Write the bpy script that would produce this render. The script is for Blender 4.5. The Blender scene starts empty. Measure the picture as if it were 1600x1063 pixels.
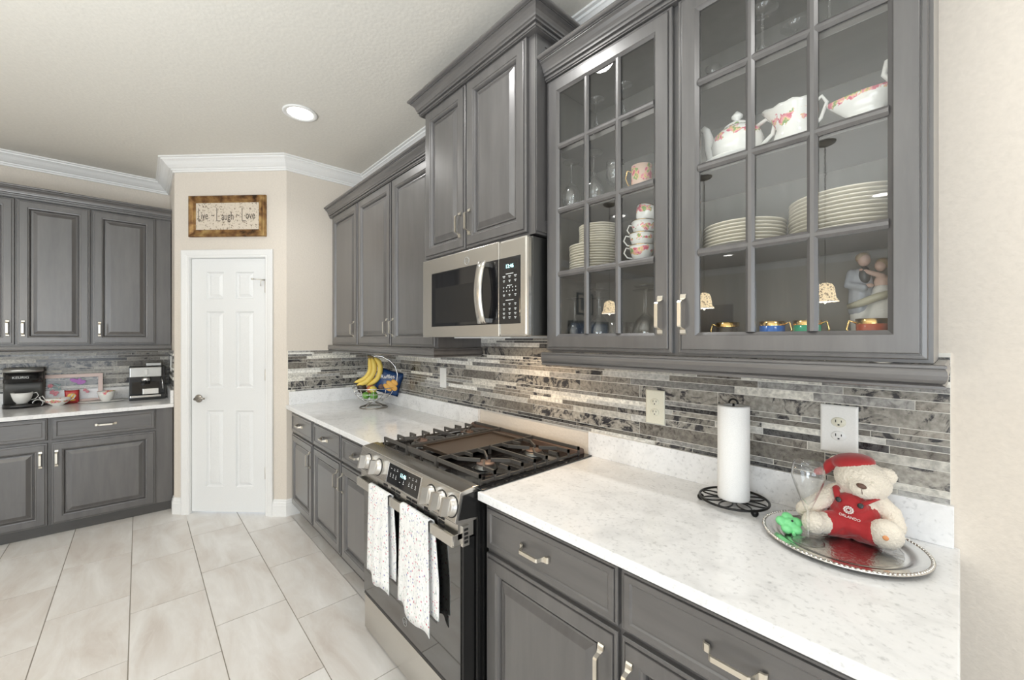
import bpy, bmesh, math, random
from mathutils import Vector, Matrix
PI = math.pi
rad = math.radians
rnd = random.Random(7)
scene = bpy.context.scene
C = scene.collection

# ------------------------------------------------------------------ camera
CAM_H = 1.396
cd = bpy.data.cameras.new('camera')
cam = bpy.data.objects.new('camera', cd)
C.objects.link(cam)
cam.location = (0, 0, CAM_H)
cam.rotation_euler = (rad(90), 0, math.atan2(639, 583))   # looks along (-0.739, 0.674)
cd.sensor_width = 36
cd.lens = 639 / 1600 * 36
cd.shift_y = -1.7 / 1600
cd.clip_start = 0.02
scene.camera = cam
scene.view_settings.view_transform = 'Standard'
scene.view_settings.look = 'None'
scene.view_settings.gamma = 1
scene.view_settings.use_curve_mapping = False
scene.view_settings.exposure = 0.0
scene.cycles.max_bounces = 10
scene.cycles.diffuse_bounces = 6
scene.cycles.glossy_bounces = 5
scene.cycles.transmission_bounces = 8
scene.cycles.transparent_max_bounces = 24
scene.cycles.caustics_reflective = False
scene.cycles.caustics_refractive = False
scene.cycles.sample_clamp_indirect = 6

# ------------------------------------------------------------------ world and large lights
w = bpy.data.worlds.new('world')
scene.world = w
w.use_nodes = True
w.node_tree.nodes['Background'].inputs[0].default_value = (0.80, 0.90, 1.0, 1)
w.node_tree.nodes['Background'].inputs[1].default_value = 1.5

def area(name, loc, rot, sx, sy, power, color, spread=180):
    ld = bpy.data.lights.new(name, 'AREA')
    ld.shape = 'RECTANGLE'
    ld.size = sx
    ld.size_y = sy
    ld.energy = power
    ld.color = color
    ld.spread = rad(spread)
    o = bpy.data.objects.new(name, ld)
    o.location = loc
    o.rotation_euler = rot
    C.objects.link(o)
    return o

CEIL = 2.82
# area lights added at two unseen window openings, standing in for daylight
area('added_window_light', (1.75, -6.42, 1.32), (rad(90), 0, 0), 2.7, 2.1, 110, (0.84, 0.92, 1.0))
area('added_window_light_side', (3.15, -1.9, 1.4), (rad(90), 0, rad(90)), 3.0, 1.9, 45, (0.86, 0.93, 1.0))
# soft fill light added to brighten the ceiling, beside and behind the camera
area('ceiling_fill', (-0.7, -1.7, 1.25), (rad(180), 0, 0), 2.2, 2.2, 104, (0.90, 0.96, 1.0))
CANS = [(-2.80, 0.75), (-1.20, 0.72), (0.45, 0.72), (-2.66, -1.7), (-0.52, -3.0), (-2.66, -5.0), (1.6, -0.3), (1.6, -4.8), (1.6, -2.3)]
for cx_, cy_ in CANS:
    ld = bpy.data.lights.new('ceiling_lamp_light', 'SPOT')
    ld.energy = 29
    ld.spot_size = rad(150)
    ld.spot_blend = 0.9
    ld.shadow_soft_size = 0.075
    ld.color = (1.0, 0.99, 0.97)
    o = bpy.data.objects.new('ceiling_lamp_light', ld)
    o.location = (cx_, cy_, CEIL - 0.02)
    C.objects.link(o)

# ------------------------------------------------------------------ materials
M = {}

def nodes_of(m):
    return m.node_tree.nodes, m.node_tree.links

def mat(name, color, rough=0.5, metal=0.0, spec=0.5, bump=0, bscale=200, coat=0, ior=1.5, sheen=0, emit=None, estr=0):
    m = bpy.data.materials.new(name)
    m.use_nodes = True
    n, l = nodes_of(m)
    b = n['Principled BSDF']
    b.inputs['Base Color'].default_value = (*color, 1)
    b.inputs['Roughness'].default_value = rough
    b.inputs['Metallic'].default_value = metal
    b.inputs['Specular IOR Level'].default_value = spec
    b.inputs['IOR'].default_value = ior
    b.inputs['Coat Weight'].default_value = coat
    b.inputs['Coat Roughness'].default_value = 0.08
    b.inputs['Sheen Weight'].default_value = sheen
    if emit:
        b.inputs['Emission Color'].default_value = (*emit, 1)
        b.inputs['Emission Strength'].default_value = estr
    tc = n.new('ShaderNodeTexCoord')
    nz = n.new('ShaderNodeTexNoise')
    nz.inputs['Scale'].default_value = bscale
    l.new(tc.outputs['Object'], nz.inputs['Vector'])
    # a little procedural variation of tone on every surface
    mx = n.new('ShaderNodeMixRGB')
    mx.inputs[1].default_value = (*[c * 0.93 for c in color], 1)
    mx.inputs[2].default_value = (*[min(1, c * 1.06) for c in color], 1)
    l.new(nz.outputs['Fac'], mx.inputs[0])
    l.new(mx.outputs[0], b.inputs['Base Color'])
    if bump:
        bp = n.new('ShaderNodeBump')
        bp.inputs['Strength'].default_value = bump
        bp.inputs['Distance'].default_value = 0.002
        l.new(nz.outputs['Fac'], bp.inputs['Height'])
        l.new(bp.outputs[0], b.inputs['Normal'])
    M[name] = m
    return m

def ramp(n, stops):
    r = n.new('ShaderNodeValToRGB')
    e = r.color_ramp.elements
    while len(e) > 1:
        e.remove(e[-1])
    e[0].position = stops[0][0]
    e[0].color = (*stops[0][1], 1)
    for p, c in stops[1:]:
        x = e.new(p)
        x.color = (*c, 1)
    return r

def coords(n, l, scale=(1, 1, 1), per_object=False, kind='Object'):
    tc = n.new('ShaderNodeTexCoord')
    mp = n.new('ShaderNodeMapping')
    mp.inputs['Scale'].default_value = scale
    l.new(tc.outputs[kind], mp.inputs['Vector'])
    if per_object:
        oi = n.new('ShaderNodeObjectInfo')
        ml = n.new('ShaderNodeMath')
        ml.operation = 'MULTIPLY'
        ml.inputs[1].default_value = 57.0
        l.new(oi.outputs['Random'], ml.inputs[0])
        cb = n.new('ShaderNodeCombineXYZ')
        for i in range(3):
            l.new(ml.outputs[0], cb.inputs[i])
        l.new(cb.outputs[0], mp.inputs['Location'])
        return mp, oi
    return mp

# stained wood of the cabinets
def wood(name, dark, light, scale, rough=0.33):
    m = mat(name, light, rough, spec=0.8)
    n, l = nodes_of(m)
    b = n['Principled BSDF']
    mp, oi = coords(n, l, scale, True)
    nz = n.new('ShaderNodeTexNoise')
    nz.inputs['Scale'].default_value = 1.0
    nz.inputs['Detail'].default_value = 6
    nz.inputs['Roughness'].default_value = 0.62
    l.new(mp.outputs[0], nz.inputs['Vector'])
    r = ramp(n, [(0.32, dark), (0.68, light)])
    l.new(nz.outputs['Fac'], r.inputs[0])
    l.new(r.outputs[0], b.inputs['Base Color'])
    r2 = n.new('ShaderNodeMapRange')
    r2.inputs[3].default_value = rough - 0.05
    r2.inputs[4].default_value = rough + 0.1
    l.new(nz.outputs['Fac'], r2.inputs[0])
    l.new(r2.outputs[0], b.inputs['Roughness'])
    b.inputs['Coat Weight'].default_value = 0.8
    b.inputs['Coat Roughness'].default_value = 0.30
    return m
wood('wood', (0.066, 0.063, 0.063), (0.102, 0.097, 0.095), (22, 22, 2.6))
wood('wood_inside', (0.10, 0.10, 0.092), (0.14, 0.14, 0.13), (22, 22, 2.6), 0.5)
wood('wood_h', (0.066, 0.063, 0.063), (0.102, 0.097, 0.095), (2.6, 22, 22))
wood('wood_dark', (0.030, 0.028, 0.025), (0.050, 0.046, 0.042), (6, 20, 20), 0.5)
wood('wood_brown', (0.10, 0.045, 0.020), (0.20, 0.09, 0.04), (3, 30, 30), 0.4)

# quartz
m = mat('quartz', (0.80, 0.80, 0.78), 0.13)
n, l = nodes_of(m)
b = n['Principled BSDF']
mp = coords(n, l, (1, 1, 1))
n1 = n.new('ShaderNodeTexNoise'); n1.inputs['Scale'].default_value = 90; n1.inputs['Detail'].default_value = 5
n2 = n.new('ShaderNodeTexNoise'); n2.inputs['Scale'].default_value = 9; n2.inputs['Detail'].default_value = 6
n2.inputs['Distortion'].default_value = 1.2
l.new(mp.outputs[0], n1.inputs['Vector']); l.new(mp.outputs[0], n2.inputs['Vector'])
r1 = ramp(n, [(0.26, (0.63, 0.635, 0.64)), (0.43, (0.84, 0.845, 0.85)), (1, (0.89, 0.895, 0.90))])
r2 = ramp(n, [(0.30, (0.88, 0.88, 0.88)), (0.5, (1, 1, 1))])
l.new(n1.outputs['Fac'], r1.inputs[0]); l.new(n2.outputs['Fac'], r2.inputs[0])
mx = n.new('ShaderNodeMixRGB'); mx.blend_type = 'MULTIPLY'; mx.inputs[0].default_value = 1
l.new(r1.outputs[0], mx.inputs[1]); l.new(r2.outputs[0], mx.inputs[2]); l.new(mx.outputs[0], b.inputs['Base Color'])

# floor tile, diagonal clouding and veins, different on each tile
def stone_floor(name):
    m = mat(name, (0.6, 0.56, 0.5), 0.3)
    n, l = nodes_of(m)
    b = n['Principled BSDF']
    mp, oi = coords(n, l, (1.3, 4.2, 1), True)
    mp.inputs['Rotation'].default_value = (0, 0, rad(34))
    n1 = n.new('ShaderNodeTexNoise'); n1.inputs['Scale'].default_value = 1.5; n1.inputs['Detail'].default_value = 7
    n1.inputs['Roughness'].default_value = 0.62; n1.inputs['Distortion'].default_value = 0.5
    l.new(mp.outputs[0], n1.inputs['Vector'])
    r1 = ramp(n, [(0.30, (0.61, 0.555, 0.51)), (0.43, (0.69, 0.65, 0.61)), (0.55, (0.745, 0.72, 0.69)), (0.75, (0.85, 0.835, 0.815))])
    l.new(n1.outputs['Fac'], r1.inputs[0])
    n2 = n.new('ShaderNodeTexNoise'); n2.inputs['Scale'].default_value = 0.9; n2.inputs['Detail'].default_value = 3
    n2.inputs['Distortion'].default_value = 1.8
    l.new(mp.outputs[0], n2.inputs['Vector'])
    r2 = ramp(n, [(0.485, (0, 0, 0)), (0.497, (1, 1, 1)), (0.503, (1, 1, 1)), (0.515, (0, 0, 0))])
    l.new(n2.outputs['Fac'], r2.inputs[0])
    ms = n.new('ShaderNodeMath'); ms.operation = 'MULTIPLY'; ms.inputs[1].default_value = 0.22
    l.new(r2.outputs[0], ms.inputs[0])
    mx = n.new('ShaderNodeMixRGB'); mx.inputs[2].default_value = (0.80, 0.78, 0.74, 1)
    l.new(ms.outputs[0], mx.inputs[0]); l.new(r1.outputs[0], mx.inputs[1])
    l.new(mx.outputs[0], b.inputs['Base Color'])
    return m
stone_floor('floor_tile')
mat('grout_floor', (0.34, 0.31, 0.27), 0.9, bump=0.3)
mat('grout_wall', (0.80, 0.78, 0.72), 0.9, bump=0.3)

# wall mosaic
def marble(name, base, vein, lo, hi, sc, rough=0.16):
    m = mat(name, base, rough)
    n, l = nodes_of(m)
    b = n['Principled BSDF']
    mp, oi = coords(n, l, (1, 1, 1.0), True)
    n1 = n.new('ShaderNodeTexNoise'); n1.inputs['Scale'].default_value = sc; n1.inputs['Detail'].default_value = 9
    n1.inputs['Roughness'].default_value = 0.7; n1.inputs['Distortion'].default_value = 2.2
    l.new(mp.outputs[0], n1.inputs['Vector'])
    r1 = ramp(n, [(lo, vein), (hi, base), (0.62, base), (0.85, tuple(min(1, c * 1.35) for c in base))])
    l.new(n1.outputs['Fac'], r1.inputs[0])
    mr = n.new('ShaderNodeMapRange'); mr.inputs[3].default_value = 0.62; mr.inputs[4].default_value = 1.25
    l.new(oi.outputs['Random'], mr.inputs[0])
    n3 = n.new('ShaderNodeTexNoise'); n3.inputs['Scale'].default_value = 75; n3.inputs['Detail'].default_value = 4
    l.new(mp.outputs[0], n3.inputs['Vector'])
    r3 = ramp(n, [(0.35, (0.72, 0.72, 0.72)), (0.65, (1.22, 1.22, 1.22))])
    l.new(n3.outputs['Fac'], r3.inputs[0])
    mm_ = n.new('ShaderNodeVectorMath'); mm_.operation = 'MULTIPLY'
    l.new(r1.outputs[0], mm_.inputs[0]); l.new(r3.outputs[0], mm_.inputs[1])
    mx = n.new('ShaderNodeVectorMath'); mx.operation = 'SCALE'
    l.new(mm_.outputs[0], mx.inputs[0]); l.new(mr.outputs[0], mx.inputs['Scale'])
    l.new(mx.outputs[0], b.inputs['Base Color'])
    return m
marble('tile_marble', (0.30, 0.285, 0.255), (0.035, 0.035, 0.04), 0.435, 0.50, 9)
marble('tile_taupe', (0.27, 0.25, 0.22), (0.09, 0.08, 0.07), 0.36, 0.48, 26)
marble('tile_bluegrey', (0.345, 0.34, 0.325), (0.17, 0.165, 0.165), 0.36, 0.52, 20)
marble('tile_dark', (0.10, 0.10, 0.10), (0.02, 0.02, 0.022), 0.40, 0.52, 40)
marble('tile_speckle', (0.72, 0.71, 0.67), (0.30, 0.30, 0.29), 0.34, 0.40, 130, 0.35)
marble('tile_ivory', (0.66, 0.64, 0.58), (0.52, 0.50, 0.46), 0.34, 0.5, 30, 0.3)

mat('wall_paint', (0.705, 0.645, 0.57), 0.75, bump=0.55, bscale=95)
mat('ceiling_paint', (0.735, 0.71, 0.655), 0.85, bump=0.5, bscale=60)
mat('white_trim', (0.83, 0.83, 0.82), 0.32)
mat('door_white', (0.80, 0.81, 0.81), 0.35)
mat('nickel', (0.72, 0.68, 0.60), 0.28, 1.0)
mat('dark_nickel', (0.40, 0.37, 0.33), 0.32, 1.0)
mat('chrome', (0.75, 0.75, 0.75), 0.12, 1.0)

def steel(name, c, rough):
    m = mat(name, c, rough, 1.0, bscale=6)
    m.node_tree.nodes['Principled BSDF'].inputs['Anisotropic'].default_value = 0.5
    return m
steel('steel', (0.66, 0.64, 0.60), 0.27)
steel('steel_dark', (0.20, 0.20, 0.19), 0.32)
mat('knob_steel', (0.60, 0.585, 0.555), 0.36, 1.0, bscale=6)
mat('black_gloss', (0.008, 0.008, 0.009), 0.06, ior=1.6)
mat('oven_glass', (0.014, 0.014, 0.013), 0.03, ior=2.0, coat=0.6)
mat('black_enamel', (0.012, 0.012, 0.012), 0.22)
mat('black_matte', (0.02, 0.02, 0.02), 0.55)
mat('cast_iron', (0.115, 0.108, 0.100), 0.40, 0.4, bscale=30)
mat('griddle', (0.105, 0.080, 0.062), 0.38, 0.5)
mat('burner_cap', (0.16, 0.11, 0.09), 0.45, 0.3)
mat('porcelain', (0.84, 0.84, 0.81), 0.12)
mat('plate_cream', (0.74, 0.70, 0.60), 0.25)
mat('gold', (0.80, 0.55, 0.22), 0.2, 1.0)
mat('plastic_white', (0.82, 0.82, 0.80), 0.3)
mat('plastic_ivory', (0.74, 0.72, 0.60), 0.35)
mat('slot_dark', (0.01, 0.01, 0.01), 0.6)
mat('paper', (0.88, 0.88, 0.87), 0.9, bump=0.4, bscale=350)
mat('iron', (0.02, 0.02, 0.02), 0.35, 0.6)
mat('fur', (0.82, 0.75, 0.64), 0.95, bump=1.0, bscale=420, sheen=0.5)
mat('fur_pale', (0.86, 0.82, 0.74), 0.95, bump=1.0, bscale=420, sheen=0.5)
mat('velvet_red', (0.40, 0.014, 0.018), 0.75, bump=0.4, bscale=60, sheen=0.35)
mat('nose_brown', (0.13, 0.07, 0.05), 0.5)
mat('button_black', (0.012, 0.02, 0.022), 0.2)
mat('print_white', (0.85, 0.80, 0.76), 0.7)
mat('print_orange', (0.75, 0.33, 0.14), 0.7)
mat('green_wax', (0.22, 0.72, 0.30), 0.35)
mat('banana', (0.80, 0.60, 0.13), 0.45, bscale=30)
mat('banana_tip', (0.20, 0.14, 0.05), 0.7)
mat('avocado', (0.045, 0.035, 0.03), 0.5, bump=0.6, bscale=120)
mat('peach', (0.70, 0.25, 0.12), 0.45, bscale=25)
mat('lime', (0.14, 0.36, 0.06), 0.35, bscale=60)
mat('lemon', (0.78, 0.66, 0.16), 0.4)
mat('bag_blue', (0.012, 0.05, 0.16), 0.25, bump=0.5, bscale=25)
mat('chip_orange', (0.75, 0.40, 0.07), 0.45, bump=0.5, bscale=90)
mat('pink_frame', (0.78, 0.62, 0.58), 0.4)
mat('flower_pink', (0.75, 0.30, 0.36), 0.6)
mat('flower_purple', (0.52, 0.22, 0.60), 0.6)
mat('leaf_teal', (0.25, 0.36, 0.36), 0.6)
mat('packet_red', (0.55, 0.05, 0.05), 0.35)
mat('packet_yellow', (0.85, 0.52, 0.10), 0.35)
mat('cup_blue', (0.01, 0.14, 0.52), 0.15)
mat('cup_green', (0.0, 0.36, 0.20), 0.15)
mat('cup_red', (0.42, 0.07, 0.03), 0.15)
mat('cup_black', (0.03, 0.03, 0.03), 0.15)
mat('skin_porcelain', (0.70, 0.50, 0.42), 0.25)
mat('hair_porcelain', (0.45, 0.34, 0.22), 0.35)
mat('coat_porcelain', (0.42, 0.45, 0.50), 0.22)
mat('vest_dark', (0.06, 0.07, 0.08), 0.25)
mat('sash_cream', (0.62, 0.60, 0.46), 0.3)
mat('text_dark', (0.06, 0.045, 0.035), 0.8)
mat('text_grey', (0.62, 0.64, 0.64), 0.6)
mat('logo_grey', (0.42, 0.42, 0.41), 0.35, 0.6)
mat('clock_glow', (0.5, 0.9, 0.9), 0.5, emit=(0.55, 0.95, 1.0), estr=1.6)
mat('lens_glow', (1, 1, 1), 0.5, emit=(1.0, 0.97, 0.92), estr=9)
mat('bronze', (0.09, 0.075, 0.05), 0.45, 0.8)
mat('tv_blue', (0.02, 0.06, 0.16), 0.15, emit=(0.05, 0.16, 0.42), estr=0.2)
mat('picture_dark', (0.03, 0.03, 0.05), 0.3)
mat('coffee_plastic', (0.07, 0.07, 0.065), 0.35)
mat('coffee_silver', (0.50, 0.50, 0.48), 0.3, 0.8)

# glowing patterned bell shade
m = mat('shade_glass', (0.9, 0.75, 0.5), 0.3)
n, l = nodes_of(m)
b = n['Principled BSDF']
mp = coords(n, l, (1, 1, 1))
vz = n.new('ShaderNodeTexVoronoi'); vz.inputs['Scale'].default_value = 60
l.new(mp.outputs[0], vz.inputs['Vector'])
r1 = ramp(n, [(0.15, (0.16, 0.08, 0.02)), (0.5, (1, 0.80, 0.50))])
l.new(vz.outputs['Distance'], r1.inputs[0])
l.new(r1.outputs[0], b.inputs['Base Color']); l.new(r1.outputs[0], b.inputs['Emission Color'])
b.inputs['Emission Strength'].default_value = 7.0

# porcelain with painted roses in a band
def rose_porcelain(name, zlo, zhi, base=(0.84, 0.84, 0.81)):
    m = mat(name, base, 0.12)
    n, l = nodes_of(m)
    b = n['Principled BSDF']
    mp, oi = coords(n, l, (1, 1, 1), True)
    nz = n.new('ShaderNodeTexNoise'); nz.inputs['Scale'].default_value = 34; nz.inputs['Detail'].default_value = 3
    l.new(mp.outputs[0], nz.inputs['Vector'])
    nz2 = n.new('ShaderNodeTexNoise'); nz2.inputs['Scale'].default_value = 60
    l.new(mp.outputs[0], nz2.inputs['Vector'])
    c1 = ramp(n, [(0.40, (0.62, 0.10, 0.17)), (0.47, (0.80, 0.33, 0.36)), (0.53, (0.85, 0.55, 0.26)), (0.6, (0.22, 0.36, 0.12))])
    l.new(nz2.outputs['Fac'], c1.inputs[0])
    tc = n.new('ShaderNodeTexCoord'); sp = n.new('ShaderNodeSeparateXYZ')
    l.new(tc.outputs['Object'], sp.inputs[0])
    mr = n.new('ShaderNodeMapRange')
    mr.inputs[1].default_value = zlo; mr.inputs[2].default_value = (zlo + zhi) / 2
    l.new(sp.outputs['Z'], mr.inputs[0])
    mr2 = n.new('ShaderNodeMapRange')
    mr2.inputs[1].default_value = zhi; mr2.inputs[2].default_value = (zlo + zhi) / 2
    l.new(sp.outputs['Z'], mr2.inputs[0])
    mn = n.new('ShaderNodeMath'); mn.operation = 'MINIMUM'
    l.new(mr.outputs[0], mn.inputs[0]); l.new(mr2.outputs[0], mn.inputs[1])
    ad = n.new('ShaderNodeMath'); ad.operation = 'MULTIPLY_ADD'; ad.inputs[1].default_value = 0.32; ad.inputs[2].default_value = -0.22
    l.new(mn.outputs[0], ad.inputs[0])
    a2 = n.new('ShaderNodeMath'); a2.operation = 'ADD'
    l.new(ad.outputs[0], a2.inputs[0]); l.new(nz.outputs['Fac'], a2.inputs[1])
    mk = ramp(n, [(0.515, (0, 0, 0)), (0.54, (1, 1, 1))])
    l.new(a2.outputs[0], mk.inputs[0])
    mx = n.new('ShaderNodeMixRGB'); mx.inputs[1].default_value = (*base, 1)
    l.new(mk.outputs[0], mx.inputs[0]); l.new(c1.outputs[0], mx.inputs[2]); l.new(mx.outputs[0], b.inputs['Base Color'])
    return m
rose_porcelain('rose_pot', 0.050, 0.125)
rose_porcelain('rose_jug', 0.04, 0.11)
rose_porcelain('rose_cup', 0.010, 0.062)
rose_porcelain('rose_mug', 0.0, 0.11, (0.72, 0.52, 0.42))

# printed cotton
m = mat('towel_print', (0.84, 0.84, 0.83), 0.95)
n, l = nodes_of(m)
b = n['Principled BSDF']
mp = coords(n, l, (1, 0.6, 1))
vz = n.new('ShaderNodeTexVoronoi'); vz.inputs['Scale'].default_value = 75
l.new(mp.outputs[0], vz.inputs['Vector'])
mk = ramp(n, [(0.22, (1, 1, 1)), (0.30, (0, 0, 0))])
l.new(vz.outputs['Distance'], mk.inputs[0])
sp = n.new('ShaderNodeSeparateColor')
l.new(vz.outputs['Color'], sp.inputs[0])
cr = ramp(n, [(0.0, (0.62, 0.14, 0.18)), (0.16, (0.62, 0.26, 0.34)), (0.34, (0.26, 0.26, 0.50)), (0.55, (0.42, 0.46, 0.60)), (0.66, (0.40, 0.48, 0.42)), (0.75, (0.84, 0.84, 0.83))])
cr.color_ramp.interpolation = 'CONSTANT'
l.new(sp.outputs[0], cr.inputs[0])
mx = n.new('ShaderNodeMixRGB'); mx.inputs[1].default_value = (0.84, 0.84, 0.83, 1)
l.new(mk.outputs[0], mx.inputs[0]); l.new(cr.outputs[0], mx.inputs[2])
mp2 = coords(n, l, (70, 70, 14))
ns = n.new('ShaderNodeTexNoise'); ns.inputs['Scale'].default_value = 1.0; ns.inputs['Distortion'].default_value = 1.0
l.new(mp2.outputs[0], ns.inputs['Vector'])
st = ramp(n, [(0.480, (1, 1, 1)), (0.495, (0.56, 0.62, 0.62)), (0.505, (0.56, 0.62, 0.62)), (0.52, (1, 1, 1))])
l.new(ns.outputs['Fac'], st.inputs[0])
mm = n.new('ShaderNodeMixRGB'); mm.blend_type = 'MULTIPLY'; mm.inputs[0].default_value = 1
l.new(mx.outputs[0], mm.inputs[1]); l.new(st.outputs[0], mm.inputs[2]); l.new(mm.outputs[0], b.inputs['Base Color'])

# aged gold frame
m = mat('gold_frame', (0.35, 0.22, 0.09), 0.35, 0.6)
n, l = nodes_of(m)
b = n['Principled BSDF']
mp = coords(n, l, (1, 1, 1))
nz = n.new('ShaderNodeTexNoise'); nz.inputs['Scale'].default_value = 14; nz.inputs['Detail'].default_value = 6
l.new(mp.outputs[0], nz.inputs['Vector'])
cr = ramp(n, [(0.30, (0.04, 0.022, 0.010)), (0.42, (0.20, 0.10, 0.04)), (0.55, (0.36, 0.21, 0.08)), (0.75, (0.60, 0.42, 0.18))])
l.new(nz.outputs['Fac'], cr.inputs[0]); l.new(cr.outputs[0], b.inputs['Base Color'])
# speckled parchment
m = mat('parchment', (0.66, 0.58, 0.48), 0.8)
n, l = nodes_of(m)
b = n['Principled BSDF']
mp = coords(n, l, (1, 1, 1))
nz = n.new('ShaderNodeTexNoise'); nz.inputs['Scale'].default_value = 85; nz.inputs['Detail'].default_value = 2
l.new(mp.outputs[0], nz.inputs['Vector'])
cr = ramp(n, [(0.34, (0.26, 0.20, 0.15)), (0.40, (0.66, 0.58, 0.47)), (0.8, (0.70, 0.62, 0.53))])
l.new(nz.outputs['Fac'], cr.inputs[0]); l.new(cr.outputs[0], b.inputs['Base Color'])
# engraved silver
m = mat('silver', (0.78, 0.77, 0.74), 0.16, 1.0)
m = mat('silver_engraved', (0.74, 0.73, 0.70), 0.2, 1.0)
n, l = nodes_of(m)
b = n['Principled BSDF']
mp = coords(n, l, (1, 1, 1))
nz = n.new('ShaderNodeTexNoise'); nz.inputs['Scale'].default_value = 75; nz.inputs['Detail'].default_value = 3; nz.inputs['Distortion'].default_value = 2
l.new(mp.outputs[0], nz.inputs['Vector'])
bp = n.new('ShaderNodeBump'); bp.inputs['Strength'].default_value = 0.7; bp.inputs['Distance'].default_value = 0.002
l.new(nz.outputs['Fac'], bp.inputs['Height']); l.new(bp.outputs[0], b.inputs['Normal'])

def clear_glass(name, tint=(1, 1, 1), refl=1.0, rough=0.0, milk=0.0, power=4.5):
    """thin clear glass: Fresnel reflection over clear transmission"""
    m = bpy.data.materials.new(name)
    m.use_nodes = True
    n, l = nodes_of(m)
    n.clear()
    out = n.new('ShaderNodeOutputMaterial')
    tr = n.new('ShaderNodeBsdfTransparent'); tr.inputs[0].default_value = (*tint, 1)
    gl = n.new('ShaderNodeBsdfGlossy'); gl.inputs['Roughness'].default_value = rough
    fr = n.new('ShaderNodeLayerWeight'); fr.inputs[0].default_value = 0.5
    pw = n.new('ShaderNodeMath'); pw.operation = 'POWER'; pw.inputs[1].default_value = power
    l.new(fr.outputs['Facing'], pw.inputs[0])
    mu = n.new('ShaderNodeMath'); mu.operation = 'MULTIPLY_ADD'; mu.inputs[1].default_value = 0.9; mu.inputs[2].default_value = 0.042 * refl; mu.use_clamp = True
    l.new(pw.outputs[0], mu.inputs[0])
    mx = n.new('ShaderNodeMixShader')
    l.new(mu.outputs[0], mx.inputs[0]); l.new(tr.outputs[0], mx.inputs[1]); l.new(gl.outputs[0], mx.inputs[2])
    if milk:
        df = n.new('ShaderNodeBsdfDiffuse'); df.inputs[0].default_value = (0.85, 0.87, 0.88, 1)
        m2 = n.new('ShaderNodeMixShader'); m2.inputs[0].default_value = milk
        l.new(mx.outputs[0], m2.inputs[1]); l.new(df.outputs[0], m2.inputs[2])
        l.new(m2.outputs[0], out.inputs[0])
    else:
        l.new(mx.outputs[0], out.inputs[0])
    M[name] = m
clear_glass('pane_glass', (0.97, 0.975, 0.965), 2.9)
clear_glass('crystal', (0.985, 0.99, 0.99), 1.6, 0.02, 0.010, 3.0)
clear_glass('picture_glass', (0.99, 0.99, 0.99), 0.8)

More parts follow.
